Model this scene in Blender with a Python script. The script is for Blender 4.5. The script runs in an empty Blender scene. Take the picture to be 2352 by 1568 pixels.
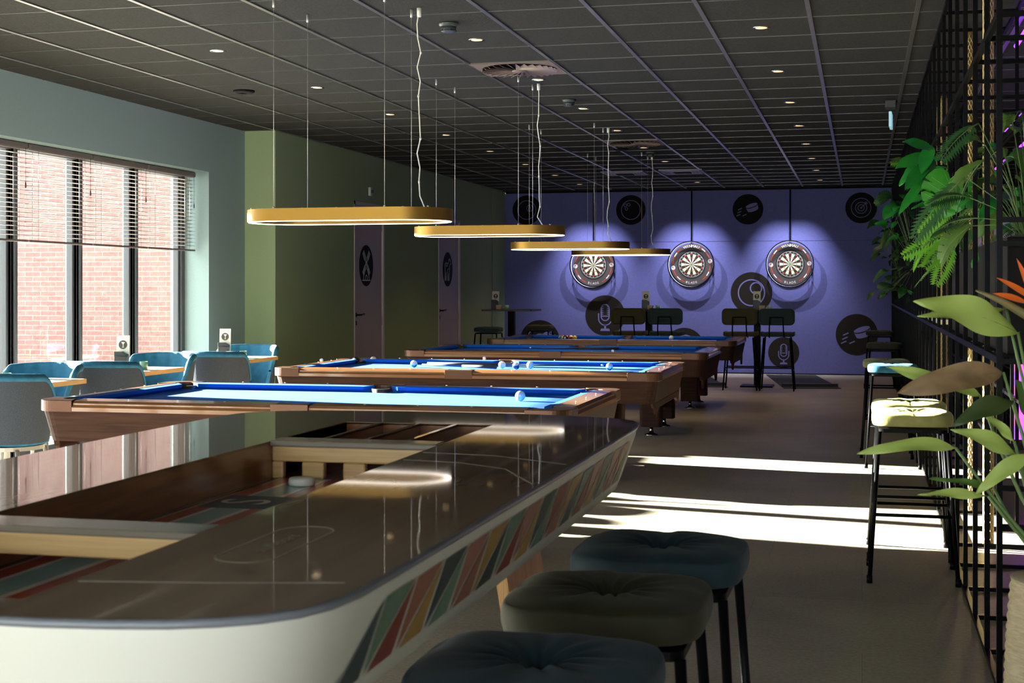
import bpy, bmesh, math, random
from mathutils import Vector, Matrix
R = math.radians
PI = math.pi
C = bpy.context.scene.collection
sc = bpy.context.scene

# ------------------------------------------------------------ camera, world, sun, exposure
cam = bpy.data.cameras.new('camera'); cam.sensor_width = 36.0; cam.lens = 3290 / 2352 * 36
cam.shift_y = -122 / 2352; cam.clip_start = .05; cam.clip_end = 200
cam.dof.use_dof = True; cam.dof.focus_distance = 9.5; cam.dof.aperture_fstop = 13
camo = bpy.data.objects.new('camera', cam); C.objects.link(camo)
camo.location = (0, 0, 1.35); camo.rotation_euler = (R(90), 0, .2397)
sc.camera = camo
sc.view_settings.view_transform = 'Standard'; sc.view_settings.look = 'None'
sc.view_settings.exposure = 0.12; sc.view_settings.gamma = 1.0; sc.view_settings.use_curve_mapping = False
sc.cycles.use_denoising = True
sc.cycles.max_bounces = 8; sc.cycles.diffuse_bounces = 4; sc.cycles.glossy_bounces = 4
sc.cycles.transmission_bounces = 6; sc.cycles.transparent_max_bounces = 12
sc.cycles.caustics_reflective = False; sc.cycles.caustics_refractive = False
sc.cycles.sample_clamp_indirect = 8.0
SKY = 8.0; SUN = 140.0
w = bpy.data.worlds.new('sky'); sc.world = w; w.use_nodes = True
w.node_tree.nodes['Background'].inputs[0].default_value = (.93, .97, 1.0, 1)
w.node_tree.nodes['Background'].inputs[1].default_value = SKY
sl = bpy.data.lights.new('sun', 'SUN'); sl.energy = SUN; sl.angle = R(.6); sl.color = (1, .93, .82)
so = bpy.data.objects.new('sun', sl); C.objects.link(so)
sd = Vector((1, -.185, -math.tan(R(12))))
so.rotation_euler = sd.to_track_quat('-Z', 'Y').to_euler(); so.location = (-20, 14, 6)

# ------------------------------------------------------------ materials
def mat(name, col, rough=.6, metal=0., noise=None, bump=0., nscale=8., stretch=(1, 1, 1), sheen=0., coat=0., emit=None, es=0., spec=.5, coat_r=.05):
    m = bpy.data.materials.new(name); m.use_nodes = True
    nt = m.node_tree; b = nt.nodes['Principled BSDF']
    b.inputs['Base Color'].default_value = (*col, 1); b.inputs['Roughness'].default_value = rough
    b.inputs['Metallic'].default_value = metal
    b.inputs['Specular IOR Level'].default_value = spec
    if sheen: b.inputs['Sheen Weight'].default_value = sheen; b.inputs['Sheen Roughness'].default_value = .4
    if sheen: b.inputs['Sheen Tint'].default_value = (min(1, col[0] * 3 + .2), min(1, col[1] * 3 + .2), min(1, col[2] * 3 + .2), 1)
    if coat: b.inputs['Coat Weight'].default_value = coat; b.inputs['Coat Roughness'].default_value = coat_r
    if emit: b.inputs['Emission Color'].default_value = (*emit, 1); b.inputs['Emission Strength'].default_value = es
    tc = nt.nodes.new('ShaderNodeTexCoord'); mp = nt.nodes.new('ShaderNodeMapping')
    mp.inputs['Scale'].default_value = stretch
    nt.links.new(tc.outputs['Object'], mp.inputs[0])
    n = nt.nodes.new('ShaderNodeTexNoise'); n.inputs['Scale'].default_value = nscale; n.inputs['Detail'].default_value = 5
    nt.links.new(mp.outputs[0], n.inputs['Vector'])
    if noise:
        r = nt.nodes.new('ShaderNodeValToRGB')
        r.color_ramp.elements[0].position = .32; r.color_ramp.elements[1].position = .68
        r.color_ramp.elements[0].color = (*col, 1); r.color_ramp.elements[1].color = (*noise, 1)
        nt.links.new(n.outputs['Fac'], r.inputs[0]); nt.links.new(r.outputs[0], b.inputs['Base Color'])
    if bump:
        bp = nt.nodes.new('ShaderNodeBump'); bp.inputs['Strength'].default_value = bump; bp.inputs['Distance'].default_value = .01
        nt.links.new(n.outputs['Fac'], bp.inputs['Height']); nt.links.new(bp.outputs[0], b.inputs['Normal'])
    return m

M = {}
def defm(k, *a, **kw): M[k] = mat(k, *a, **kw)
defm('black_steel', (.004, .004, .0045), .32, .0, spec=.05)
defm('blind_brown', (.12, .095, .085), .5)
defm('frame_grey', (.055, .06, .065), .45)
defm('blue_wall', (.25, .335, .32), .85, noise=(.265, .35, .335), nscale=60, bump=.05)
defm('green_wall', (.29, .37, .20), .85, noise=(.305, .39, .215), nscale=60, bump=.05)
defm('white_trim', (.55, .5, .5), .6)
defm('door_white', (.42, .365, .37), .55)
defm('gold', (.33, .185, .035), .45, .85)
defm('gold_mesh', (.75, .58, .25), .45, .5)
defm('led', (1, 1, 1), .5, emit=(1, .86, .66), es=5.)
defm('led_off', (.9, .88, .85), .4)
defm('downlight', (1, .8, .5), .5, emit=(1, .62, .28), es=1.1)
defm('wire', (.72, .7, .66), .35, .6)
defm('cable', (.85, .82, .74), .5)
defm('walnut', (.030, .013, .009), .6, spec=.12, noise=(.056, .026, .018), nscale=3, stretch=(1.2, 16, 22), bump=.05)
defm('rail_wood', (.22, .095, .035), .28, noise=(.30, .14, .055), nscale=3, stretch=(1.5, 18, 18), coat=.6)
defm('casting', (.12, .056, .032), .36, .5, bump=.15, nscale=220)
defm('cloth_blue', (.006, .11, .50), .9, spec=.2, bump=.03, nscale=300)
defm('pocket_black', (.01, .01, .012), .6)
defm('chrome', (.6, .55, .5), .2, 1.)
defm('table_dark', (.035, .02, .013), .4, noise=(.05, .03, .02), nscale=3, stretch=(16, 1.2, 16))
defm('sj_top', (.12, .06, .018), .6, noise=(.19, .10, .035), nscale=2.4, stretch=(9, 1.2, 9), coat=.8, coat_r=.035)
defm('sj_cream', (.62, .61, .56), .5, spec=.4)
defm('sj_edge', (.16, .17, .2), .35)
defm('sj_line', (.22, .19, .15), .35)
defm('bamboo', (.55, .33, .13), .35, noise=(.7, .46, .2), nscale=4, stretch=(1.2, 30, 30), coat=.3)
defm('lane_wood', (.13, .045, .012), .3, noise=(.24, .09, .03), nscale=3, stretch=(22, 1.2, 22), coat=.6)
defm('lane_black', (.015, .012, .012), .25, coat=.4)
defm('stripe_white', (.85, .76, .70), .3, coat=.5)
defm('stripe_red', (.42, .035, .015), .3, coat=.5)
defm('stripe_teal', (.24, .46, .46), .3, coat=.5)
defm('stripe_orange', (.6, .17, .04), .3, coat=.5)
defm('plywood', (.55, .19, .03), .5, noise=(.66, .27, .05), nscale=3, stretch=(12, 12, 1.2))
defm('ply_edge', (.62, .36, .14), .5, noise=(.28, .14, .05), nscale=5, stretch=(60, 1, 1))
defm('puck_white', (.75, .72, .66), .4)
for k, c in dict(tri_slate=(.055, .075, .07), tri_green=(.15, .24, .17), tri_red=(.24, .055, .04), tri_terra=(.33, .14, .09), tri_ochre=(.40, .25, .07), tri_rose=(.38, .17, .13)).items():
    defm(k, c, .5)
defm('velvet_teal', (.004, .017, .027), .8, noise=(.007, .030, .046), nscale=14, sheen=.25, bump=.2)
defm('velvet_olive', (.013, .014, .004), .8, noise=(.024, .023, .007), nscale=14, sheen=.25, bump=.2)
defm('velvet_blue', (.008, .10, .19), .8, noise=(.014, .14, .26), nscale=20, sheen=.35, bump=.2)
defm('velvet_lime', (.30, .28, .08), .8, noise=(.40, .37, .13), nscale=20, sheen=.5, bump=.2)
defm('fabric_grey', (.035, .047, .070), .95, noise=(.065, .080, .11), nscale=160, bump=.4, stretch=(1, 1, 2.5))
defm('chair_metal', (.42, .40, .36), .35, .4)
defm('oak_top', (.80, .70, .56), .4, noise=(.72, .6, .45), nscale=3, stretch=(14, 1.4, 14))
defm('oak_edge', (.62, .34, .12), .45, noise=(.72, .44, .18), nscale=5, stretch=(2, 2, 30))
defm('card', (.74, .69, .58), .6)
defm('card_ink', (.06, .045, .035), .6)
defm('black_plastic', (.02, .022, .022), .4)
defm('tan_box', (.62, .38, .16), .5)
defm('green_glass', (.35, .62, .42), .2)
defm('rubber', (.015, .015, .016), .7)
defm('ink', (.007, .006, .006), .7, spec=.15)
defm('decal_brown', (.022, .018, .014), .7, spec=.15)
defm('icon_purple', (.20, .19, .46), .7)
defm('icon_white', (.55, .55, .56), .6)
defm('surround', (.075, .062, .058), .6)
defm('dart_black', (.02, .018, .016), .8)
defm('dart_cream', (.85, .76, .55), .8)
defm('dart_red', (.65, .05, .02), .8)
defm('dart_green', (.03, .35, .08), .8)
defm('mark_white', (.85, .83, .8), .5)
defm('dart_led', (1, 1, 1), .5, emit=(.86, .88, 1), es=2.)
defm('leaf_bright', (.13, .40, .02), .45, noise=(.20, .50, .03), nscale=12)
defm('leaf_green', (.012, .20, .025), .4, noise=(.03, .28, .03), nscale=12)
defm('leaf_dark', (.015, .07, .02), .45, noise=(.03, .10, .02), nscale=12)
defm('leaf_olive', (.05, .12, .015), .5, noise=(.10, .19, .03), nscale=9)
defm('leaf_pale', (.32, .43, .08), .5, noise=(.42, .53, .13), nscale=7)
defm('leaf_brown', (.13, .075, .035), .6, noise=(.30, .19, .09), nscale=14)
defm('leaf_rib', (.05, .10, .02), .5)
defm('stem', (.12, .20, .06), .5)
defm('flower_orange', (.75, .13, .01), .5)
defm('flower_bract', (.20, .16, .06), .5)
defm('rope', (.45, .36, .22), .9, noise=(.60, .5, .33), nscale=30, bump=.6, stretch=(1, 1, 6))
defm('neon_purple', (.3, .05, .9), .5, emit=(.30, .05, 1.), es=3.)
defm('neon_pink', (.9, .1, .6), .5, emit=(.95, .10, .55), es=1.6)
defm('cream_bounce_wall', (.7, .64, .55), .8)
defm('dark_wall', (.012, .012, .014), .8)
defm('poster_mauve', (.5, .4, .56), .6)
defm('poster_blue', (.35, .7, .95), .5)
defm('exit_glass', (.35, .55, .62), .2, emit=(.4, .75, .85), es=.5)
defm('detector', (.05, .06, .055), .4)
defm('detector_light', (.25, .25, .22), .4)
defm('diffuser', (.20, .14, .11), .5)
defm('grid_bar', (.40, .385, .36), .3, .9)
defm('grid_thin', (.16, .16, .155), .35, .8)
defm('shade_panel', (.28, .27, .36), .5)
defm('ground', (.5, .49, .47), .9, noise=(.6, .58, .55), nscale=2)

# glass
g = bpy.data.materials.new('window_glass'); g.use_nodes = True; nt = g.node_tree
nt.nodes.remove(nt.nodes['Principled BSDF'])
tr = nt.nodes.new('ShaderNodeBsdfTransparent'); tr.inputs[0].default_value = (.93, .96, .95, 1)
gl = nt.nodes.new('ShaderNodeBsdfGlossy'); gl.inputs['Roughness'].default_value = .01
fr = nt.nodes.new('ShaderNodeFresnel'); fr.inputs[0].default_value = 1.45
mx = nt.nodes.new('ShaderNodeMixShader')
ge = nt.nodes.new('ShaderNodeNewGeometry'); iv = nt.nodes.new('ShaderNodeMath'); iv.operation = 'SUBTRACT'; iv.inputs[0].default_value = 1
mu = nt.nodes.new('ShaderNodeMath'); mu.operation = 'MULTIPLY'
nt.links.new(ge.outputs['Backfacing'], iv.inputs[1]); nt.links.new(iv.outputs[0], mu.inputs[0]); nt.links.new(fr.outputs[0], mu.inputs[1])
nt.links.new(mu.outputs[0], mx.inputs[0]); nt.links.new(tr.outputs[0], mx.inputs[1]); nt.links.new(gl.outputs[0], mx.inputs[2])
nt.links.new(mx.outputs[0], nt.nodes['Material Output'].inputs[0]); M['glass'] = g

# brick wall (Y = const face: bricks laid in X,Z)
def brick_mat():
    m = mat('brick', (.5, .2, .17), .9); nt = m.node_tree; b = nt.nodes['Principled BSDF']
    tc = nt.nodes.new('ShaderNodeTexCoord'); sx = nt.nodes.new('ShaderNodeSeparateXYZ'); cx = nt.nodes.new('ShaderNodeCombineXYZ')
    nt.links.new(tc.outputs['Object'], sx.inputs[0]); nt.links.new(sx.outputs[0], cx.inputs[0]); nt.links.new(sx.outputs[2], cx.inputs[1])
    br = nt.nodes.new('ShaderNodeTexBrick'); br.inputs['Scale'].default_value = 1
    br.inputs['Brick Width'].default_value = .22; br.inputs['Row Height'].default_value = .0625; br.inputs['Mortar Size'].default_value = .006
    br.inputs['Color1'].default_value = (.20, .10, .092, 1); br.inputs['Color2'].default_value = (.165, .078, .072, 1); br.inputs['Mortar'].default_value = (.25, .155, .145, 1)
    nt.links.new(cx.outputs[0], br.inputs[0])
    n = nt.nodes.new('ShaderNodeTexNoise'); n.inputs['Scale'].default_value = 18; n.inputs['Detail'].default_value = 6
    nt.links.new(tc.outputs['Object'], n.inputs['Vector'])
    mm = nt.nodes.new('ShaderNodeMixRGB'); mm.blend_type = 'OVERLAY'; mm.inputs[0].default_value = .5
    nt.links.new(br.outputs[0], mm.inputs[1]); nt.links.new(n.outputs['Fac'], mm.inputs[2]); nt.links.new(mm.outputs[0], b.inputs['Base Color'])
    bp = nt.nodes.new('ShaderNodeBump'); bp.inputs['Distance'].default_value = .01; bp.inputs['Strength'].default_value = .6; bp.invert = True
    nt.links.new(br.outputs['Fac'], bp.inputs['Height']); nt.links.new(bp.outputs[0], b.inputs['Normal'])
    return m
M['brick'] = brick_mat()

def floor_mat():
    m = mat('floor_vinyl', (.1, .09, .08), .42, spec=.35); nt = m.node_tree; b = nt.nodes['Principled BSDF']
    tc = nt.nodes.new('ShaderNodeTexCoord')
    n1 = nt.nodes.new('ShaderNodeTexNoise'); n1.inputs['Scale'].default_value = 1.3; n1.inputs['Detail'].default_value = 8; n1.inputs['Roughness'].default_value = .65
    n2 = nt.nodes.new('ShaderNodeTexNoise'); n2.inputs['Scale'].default_value = 60; n2.inputs['Detail'].default_value = 4
    br = nt.nodes.new('ShaderNodeTexBrick'); br.inputs['Scale'].default_value = 1; br.inputs['Brick Width'].default_value = .91; br.inputs['Row Height'].default_value = .91
    br.inputs['Mortar Size'].default_value = .0015; br.inputs['Color1'].default_value = (.46, .46, .46, 1); br.inputs['Color2'].default_value = (.56, .56, .56, 1); br.inputs['Mortar'].default_value = (.3, .3, .3, 1)
    for t in (n1, n2): nt.links.new(tc.outputs['Object'], t.inputs['Vector'])
    nt.links.new(tc.outputs['Object'], br.inputs[0])
    r = nt.nodes.new('ShaderNodeValToRGB'); r.color_ramp.elements[0].position = .3; r.color_ramp.elements[1].position = .7
    r.color_ramp.elements[0].color = (.31, .275, .21, 1); r.color_ramp.elements[1].color = (.46, .415, .325, 1)
    nt.links.new(n1.outputs['Fac'], r.inputs[0])
    a = nt.nodes.new('ShaderNodeMixRGB'); a.blend_type = 'OVERLAY'; a.inputs[0].default_value = .45
    nt.links.new(r.outputs[0], a.inputs[1]); nt.links.new(n2.outputs['Fac'], a.inputs[2])
    c = nt.nodes.new('ShaderNodeMixRGB'); c.blend_type = 'OVERLAY'; c.inputs[0].default_value = .8
    nt.links.new(a.outputs[0], c.inputs[1]); nt.links.new(br.outputs[0], c.inputs[2]); nt.links.new(c.outputs[0], b.inputs['Base Color'])
    bp = nt.nodes.new('ShaderNodeBump'); bp.inputs['Distance'].default_value = .002; bp.inputs['Strength'].default_value = .3
    nt.links.new(n2.outputs['Fac'], bp.inputs['Height']); nt.links.new(bp.outputs[0], b.inputs['Normal'])
    return m
M['floor'] = floor_mat()
defm('ceiling_tile', (.027, .026, .022), .95, noise=(.041, .040, .034), nscale=70, bump=.3, spec=.15)
defm('purple_wall', (.135, .145, .40), .85, noise=(.155, .165, .44), nscale=45, bump=.06)
defm('dark_purple', (.07, .07, .2), .85)

# ------------------------------------------------------------ mesh builder
class MB:
    def __init__(s): s.v = []; s.f = []; s.m = []; s.sm = []
    def add(s, vs, fs, m=0, smooth=False):
        o = len(s.v); s.v += [tuple(v) for v in vs]
        for f in fs: s.f.append([i + o for i in f]); s.m.append(m); s.sm.append(smooth)
        return s
    def box(s, x0, x1, y0, y1, z0, z1, m=0, T=None):
        vs = [(x, y, z) for z in (z0, z1) for y in (y0, y1) for x in (x0, x1)]
        if T: vs = [T @ Vector(v) for v in vs]
        return s.add(vs, [(0, 2, 3, 1), (4, 5, 7, 6), (0, 1, 5, 4), (2, 6, 7, 3), (0, 4, 6, 2), (1, 3, 7, 5)], m)
    def prism(s, poly, a, b, m=0, F=lambda p, q, h: (p, q, h), taper=None, smooth=False):
        n = len(poly); top = taper or poly
        vs = [F(p, q, a) for p, q in poly] + [F(p, q, b) for p, q in top]
        s.add(vs, [tuple(range(n))[::-1], tuple(range(n, 2 * n))], m)
        o = len(s.v) - 2 * n
        for i in range(n):
            j = (i + 1) % n; s.f.append([o + i, o + j, o + n + j, o + n + i]); s.m.append(m); s.sm.append(smooth)
        return s
    def tube(s, pts, r, n=8, m=0, closed=False):
        pts = [Vector(p) for p in pts]; k = len(pts); rs = r if isinstance(r, (list, tuple)) else [r] * k
        vs = []; up = None
        for i, p in enumerate(pts):
            if closed: d = pts[(i + 1) % k] - pts[i - 1]
            else: d = pts[min(i + 1, k - 1)] - pts[max(i - 1, 0)]
            d.normalize()
            if up is None: up = d.orthogonal().normalized()
            else:
                up = up - d * up.dot(d)
                up = up.normalized() if up.length > 1e-6 else d.orthogonal().normalized()
            q = d.cross(up)
            for j in range(n):
                a = 2 * PI * j / n; vs.append(p + (up * math.cos(a) + q * math.sin(a)) * rs[i])
        fs = []
        for i in range(k if closed else k - 1):
            i2 = (i + 1) % k
            for j in range(n): fs.append((i * n + j, i * n + (j + 1) % n, i2 * n + (j + 1) % n, i2 * n + j))
        if not closed: fs += [tuple(range(n))[::-1], tuple((k - 1) * n + j for j in range(n))]
        return s.add(vs, fs, m, True)
    def lathe(s, prof, c=(0, 0, 0), n=20, m=0, T=None, smooth=True):
        vs = []
        for r, z in prof:
            for j in range(n):
                a = 2 * PI * j / n; v = Vector((c[0] + r * math.cos(a), c[1] + r * math.sin(a), c[2] + z))
                vs.append(T @ v if T else v)
        fs = [(i * n + j, i * n + (j + 1) % n, (i + 1) * n + (j + 1) % n, (i + 1) * n + j) for i in range(len(prof) - 1) for j in range(n)]
        fs += [tuple(range(n))[::-1], tuple((len(prof) - 1) * n + j for j in range(n))]
        return s.add(vs, fs, m, smooth)
    def grid(s, fn, nu, nv, m=0, closed_u=False, smooth=True):
        vs = [fn(i / nu, j / nv) for j in range(nv + 1) for i in range(nu + (0 if closed_u else 1))]
        w = nu if closed_u else nu + 1
        fs = [(j * w + i, j * w + (i + 1) % w, (j + 1) * w + (i + 1) % w, (j + 1) * w + i) for j in range(nv) for i in range(nu)]
        return s.add(vs, fs, m, smooth)
    def build(s, name, mats, parent=None, bevel=0, loc=None, seg=2, solid=0, recalc=True):
        me = bpy.data.meshes.new(name); me.from_pydata(s.v, [], s.f)
        for k in ([mats] if isinstance(mats, str) else mats): me.materials.append(M[k])
        me.polygons.foreach_set('material_index', s.m); me.polygons.foreach_set('use_smooth', s.sm)
        if recalc:
            bm = bmesh.new(); bm.from_mesh(me); bmesh.ops.recalc_face_normals(bm, faces=bm.faces[:]); bm.to_mesh(me); bm.free()
        o = bpy.data.objects.new(name, me); C.objects.link(o)
        if parent: o.parent = parent
        if loc: o.location = loc
        if solid:
            md = o.modifiers.new('s', 'SOLIDIFY'); md.thickness = solid; md.offset = 0
        if bevel:
            md = o.modifiers.new('b', 'BEVEL'); md.width = bevel; md.segments = seg; md.limit_method = 'ANGLE'; md.angle_limit = R(40)
        return o

def thing(name, label, cat, loc=(0, 0, 0), rz=0, group=None):
    o = bpy.data.objects.new(name, None); C.objects.link(o); o.empty_display_size = .1
    o.location = loc; o.rotation_euler = (0, 0, rz); return tag(o, label, cat, group)
def tag(o, label, cat, group=None):
    o['label'] = label; o['category'] = cat
    if group: o['group'] = group
    return o
def struct(o): o['kind'] = 'structure'; return o
def kids(o): return [c for c in CH.get(o.name, [])]
CH = {}
def dup(root, loc, rz=None, label=None, group=None):
    def cp(o, par):
        c = o.copy(); C.objects.link(c)
        if par: c.parent = par
        for k in [x for x in bpy.data.objects if x.parent == o and x != c]: cp(k, c)
        return c
    r = cp(root, None); r.location = loc
    if rz is not None: r.rotation_euler = (0, 0, rz)
    if label: r['label'] = label
    if group: r['group'] = group
    return r
def rrect(x0, x1, y0, y1, r, n=6):
    P = []
    for cx, cy, a0 in ((x1 - r, y1 - r, 0), (x0 + r, y1 - r, 90), (x0 + r, y0 + r, 180), (x1 - r, y0 + r, 270)):
        for i in range(n + 1): a = R(a0 + 90 * i / n); P.append((cx + r * math.cos(a), cy + r * math.sin(a)))
    return P
def circ(cx, cy, r, n=32, a0=0, a1=360):
    full = abs(a1 - a0) >= 360; k = n if full else n + 1
    return [(cx + r * math.cos(R(a0 + (a1 - a0) * i / n)), cy + r * math.sin(R(a0 + (a1 - a0) * i / n))) for i in range(k)]
def stroke(mb, pts, w, F, h0, h1, m=0, closed=False):
    """flat line of width w along 2D pts, extruded h0..h1 through plane map F"""
    k = len(pts); L = []; Rr = []
    for i in range(k):
        a = pts[i - 1] if (i > 0 or closed) else pts[i]; b = pts[(i + 1) % k] if (i < k - 1 or closed) else pts[i]
        dx, dy = b[0] - a[0], b[1] - a[1]; l = math.hypot(dx, dy) or 1; nx, ny = -dy / l * w / 2, dx / l * w / 2
        L.append((pts[i][0] + nx, pts[i][1] + ny)); Rr.append((pts[i][0] - nx, pts[i][1] - ny))
    for i in range(k if closed else k - 1):
        j = (i + 1) % k
        mb.prism([L[i], L[j], Rr[j], Rr[i]], h0, h1, m, F)
def ringp(mb, cx, cy, r0, r1, F, h0, h1, m=0, n=48, a0=0, a1=360):
    for i in range(n):
        A, B = R(a0 + (a1 - a0) * i / n), R(a0 + (a1 - a0) * (i + 1) / n)
        q = [(cx + r * math.cos(t), cy + r * math.sin(t)) for r, t in ((r0, A), (r1, A), (r1, B), (r0, B))]
        mb.prism(q, h0, h1, m, F)
def text_mesh(mb, s, size, F, h0, h1, m=0, T2=lambda x, y: (x, y)):
    cu = bpy.data.curves.new('t', 'FONT'); cu.body = s; cu.size = size; cu.align_x = 'CENTER'; cu.align_y = 'CENTER'; cu.resolution_u = 3
    o = bpy.data.objects.new('t', cu); C.objects.link(o)
    dg = bpy.context.evaluated_depsgraph_get(); dg.update(); me = o.evaluated_get(dg).to_mesh()
    vs = [T2(v.co.x, v.co.y) for v in me.vertices]
    fs = [tuple(p.vertices) for p in me.polygons]
    mb.add([F(x, y, h1) for x, y in vs], fs, m)
    o.evaluated_get(dg).to_mesh_clear(); bpy.data.objects.remove(o); bpy.data.curves.remove(cu)

# ------------------------------------------------------------ setting: floor, ceiling, walls
CZ = 2.935; BY = 22.9; SX = .448
b = MB(); b.box(-6.35, 4.2, -3.2, 23.2, -.12, 0); struct(b.build('floor', 'floor'))
b = MB(); b.box(-6.5, 4.2, -3.4, 23.2, CZ, CZ + .25); struct(b.build('ceiling', 'ceiling_tile'))
# ceiling T-bars along Y, thin cross joints along X
b = MB()
for i in range(-1, 17):
    x = -5.695 + .6 * i
    if x < 4: b.box(x - .013, x + .013, -3, 22.6, CZ - .008, CZ + .002)
for j in range(-16, 27):
    y = 6.73 + .6 * j
    b.box(-6.05, 4.1, y - .0035, y + .0035, CZ - .004, CZ + .002, 1)
struct(b.build('trim_1', ['grid_bar', 'grid_thin']))
# left wall with the long window recess
WX = -6.05; WT = 2.46; WY0, WY1 = -1.52, 12.58
b = MB()
b.box(-6.45, WX, -3.2, 13.42, WT, CZ); b.box(-6.45, WX, WY1, 13.42, 0, WT); b.box(-6.45, WX, -3.2, WY0, 0, WT)
struct(b.build('wall_left', 'blue_wall'))
b = MB(); b.box(-6.4, WX, WY0, WY1, 0, .03); struct(b.build('trim_2', 'frame_grey'))
b = MB(); b.box(-6.3, -5.72, 13.4, 15.69, 0, CZ); b.box(-6.3, -5.72, 16.77, 19.09, 0, CZ); b.box(-6.3, -5.72, 20.2, 22.05, 0, CZ); b.box(-6.3, -5.72, 22.12, 22.95, 0, CZ)
b.box(-6.3, -5.72, 15.69, 16.77, 2.365, CZ); b.box(-6.3, -5.72, 19.09, 20.2, 2.34, CZ); b.box(-6.3, -5.76, 22.0, 22.2, 0, CZ)
struct(b.build('wall_green', 'green_wall'))
b = MB(); b.box(-6.3, .9, BY, BY + .2, 0, 2.91); b.box(-5.7, SX, BY - .003, BY, 2.095, 2.1, 1)
struct(b.build('wall_back', ['purple_wall', 'dark_purple']))
b = MB(); b.box(-5.7, 4.1, BY - .02, BY, 2.905, CZ + .01); struct(b.build('trim_3', 'ink'))
b = MB(); b.box(-5.7, SX, BY - .015, BY, 0, .015); struct(b.build('baseboard_back', 'ink'))
b = MB(); b.box(.9, 4.2, BY, BY + .2, 0, CZ); b.box(4.0, 4.2, 4.4, BY, 0, CZ); b.box(4.0, 4.2, -3.2, 4.4, 0, CZ, 1); struct(b.build('wall_right', ['dark_wall', 'cream_bounce_wall']))  # near part is out of view, made cream to bounce light
# wall behind the camera: unseen glazing added on the left part for daylight
b = MB(); b.box(-6.45, 4.2, -3.4, -3.2, 2.7, CZ); b.box(1.4, 4.2, -3.4, -3.2, 0, 2.7); struct(b.build('wall_front', 'blue_wall'))

# windows on the left wall with blinds
def window(n, y0, y1, lab):
    f = MB()
    z0, z1 = .03, WT
    f.box(-6.40, -6.30, y0 - .045, y0 + .045, z0, z1); f.box(-6.40, -6.30, y1 - .045, y1 + .045, z0, z1)
    f.box(-6.42, -6.28, y0 - .018, y0 + .018, z0, z1)
    f.box(-6.38, -6.32, y0 + .045, y0 + .075, z0, z1); f.box(-6.38, -6.32, y1 - .075, y1 - .045, z0, z1)
    f.box(-6.40, -6.30, y0, y1, z0, z0 + .07); f.box(-6.40, -6.30, y0, y1, z1 - .05, z1)
    fo = struct(f.build('window_%d' % n, 'frame_grey', bevel=.004, seg=1))
    p = MB(); p.box(-6.356, -6.35, y0 + .04, y1 - .04, z0 + .05, z1 - .04)
    p.build('pane', 'glass', fo)
def blind(y0, y1, label, low=0):
    t = thing('venetian_blind', label, 'blind', (-6.2, (y0 + y1) / 2, WT), 0, 'venetian blinds in the window recess')
    h = (y1 - y0) / 2 - .01
    b = MB(); b.box(-.03, .03, -h, h, -.055, -.002); b.build('head_rail', 'blind_brown', t, bevel=.012)
    b = MB(); n = 19 + low
    for i in range(n):
        z = -.085 - i * .0345
        q = .0125 if low else 0
        b.add([(-.0245, -h, z - .001 - q), (-.0245, h, z - .001 - q), (0, h, z + .003), (0, -h, z + .003), (.0245, h, z - .001 + q), (.0245, -h, z - .001 + q)], [(0, 1, 2, 3), (3, 2, 4, 5)], 0, True)
    b.build('slats', 'blind_brown', t, solid=.0012, recalc=False)
    b = MB(); zb = -.085 - (n - 1) * .0345 - .034; b.box(-.026, .026, -h, h, zb - .017, zb); b.build('bottom_rail', 'blind_brown', t, bevel=.004)
    b = MB()
    for y in (-h + .12, h - .12):
        for x in (-.026, .026): b.tube([(x, y, -.05), (x, y, zb)], .0012, 4)
        b.build('lift_cord', 'black_plastic', t); b = MB()
    b.tube([(.035, h - .05, -.04), (.036, h - .05, -.32)], .0015, 4); b.lathe([(.002, -.35), (.006, -.345), (.006, -.32), (.002, -.3)], (.036, h - .05, 0), 8)
    b.build('pull_cord', 'black_plastic', t)
YS = [12.56 - .94 * i for i in range(16)]
ordn = ['nearest the green strip of wall', 'second from the green strip', 'third from the green strip', 'leftmost one in view, cut off by the photo edge']
for i in range(15):
    window(i + 1, YS[i + 1], YS[i], '')
for i in range(4):
    blind(YS[i + 1], YS[i], 'half-lowered brown venetian blind, ' + ordn[i])
# beyond window pane 4 the same blinds go on out of frame
src = [o for o in bpy.data.objects if o.name.startswith('venetian_blind') and o.parent is None][0]
for i in range(4, 5):
    dup(src, (-6.2, (YS[i] + YS[i + 1]) / 2, WT), 0, 'brown venetian blind further along the left wall, outside the picture')
for i in range(5, 15): blind(YS[i + 1], YS[i], 'lowered brown venetian blind further along the left wall, outside the picture', 24)
# unseen front glazing, widened to bring more daylight onto the near floor
for i in range(6):
    x0 = -6.4 + 1.3 * i; f = MB()
    f.box(x0, x0 + .06, -3.36, -3.26, 0, 2.7); f.box(x0 + 1.24, x0 + 1.3, -3.36, -3.26, 0, 2.7); f.box(x0, x0 + 1.3, -3.36, -3.26, 0, .08); f.box(x0, x0 + 1.3, -3.36, -3.26, 2.64, 2.7)
    fo = struct(f.build('window_%d' % (20 + i), 'frame_grey')); p = MB(); p.box(x0 + .05, x0 + 1.25, -3.315, -3.309, .07, 2.65); p.build('pane', 'glass', fo)

# outside
b = MB(); b.box(-60, -6.45, -30, 60, -.3, -.05); struct(b.build('ground', 'ground'))
b = MB(); b.box(-60, 30, -60, -3.4, -.3, -.06); struct(b.build('ground', 'ground'))
b = MB(); b.box(-17, -6.6, 0, .4, -.05, 6.5)
tag(b.build('brick_building', 'brick', loc=(0, 16.4, 0)), 'pink-red brick wall of the building seen outside through the windows', 'building')

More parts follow.
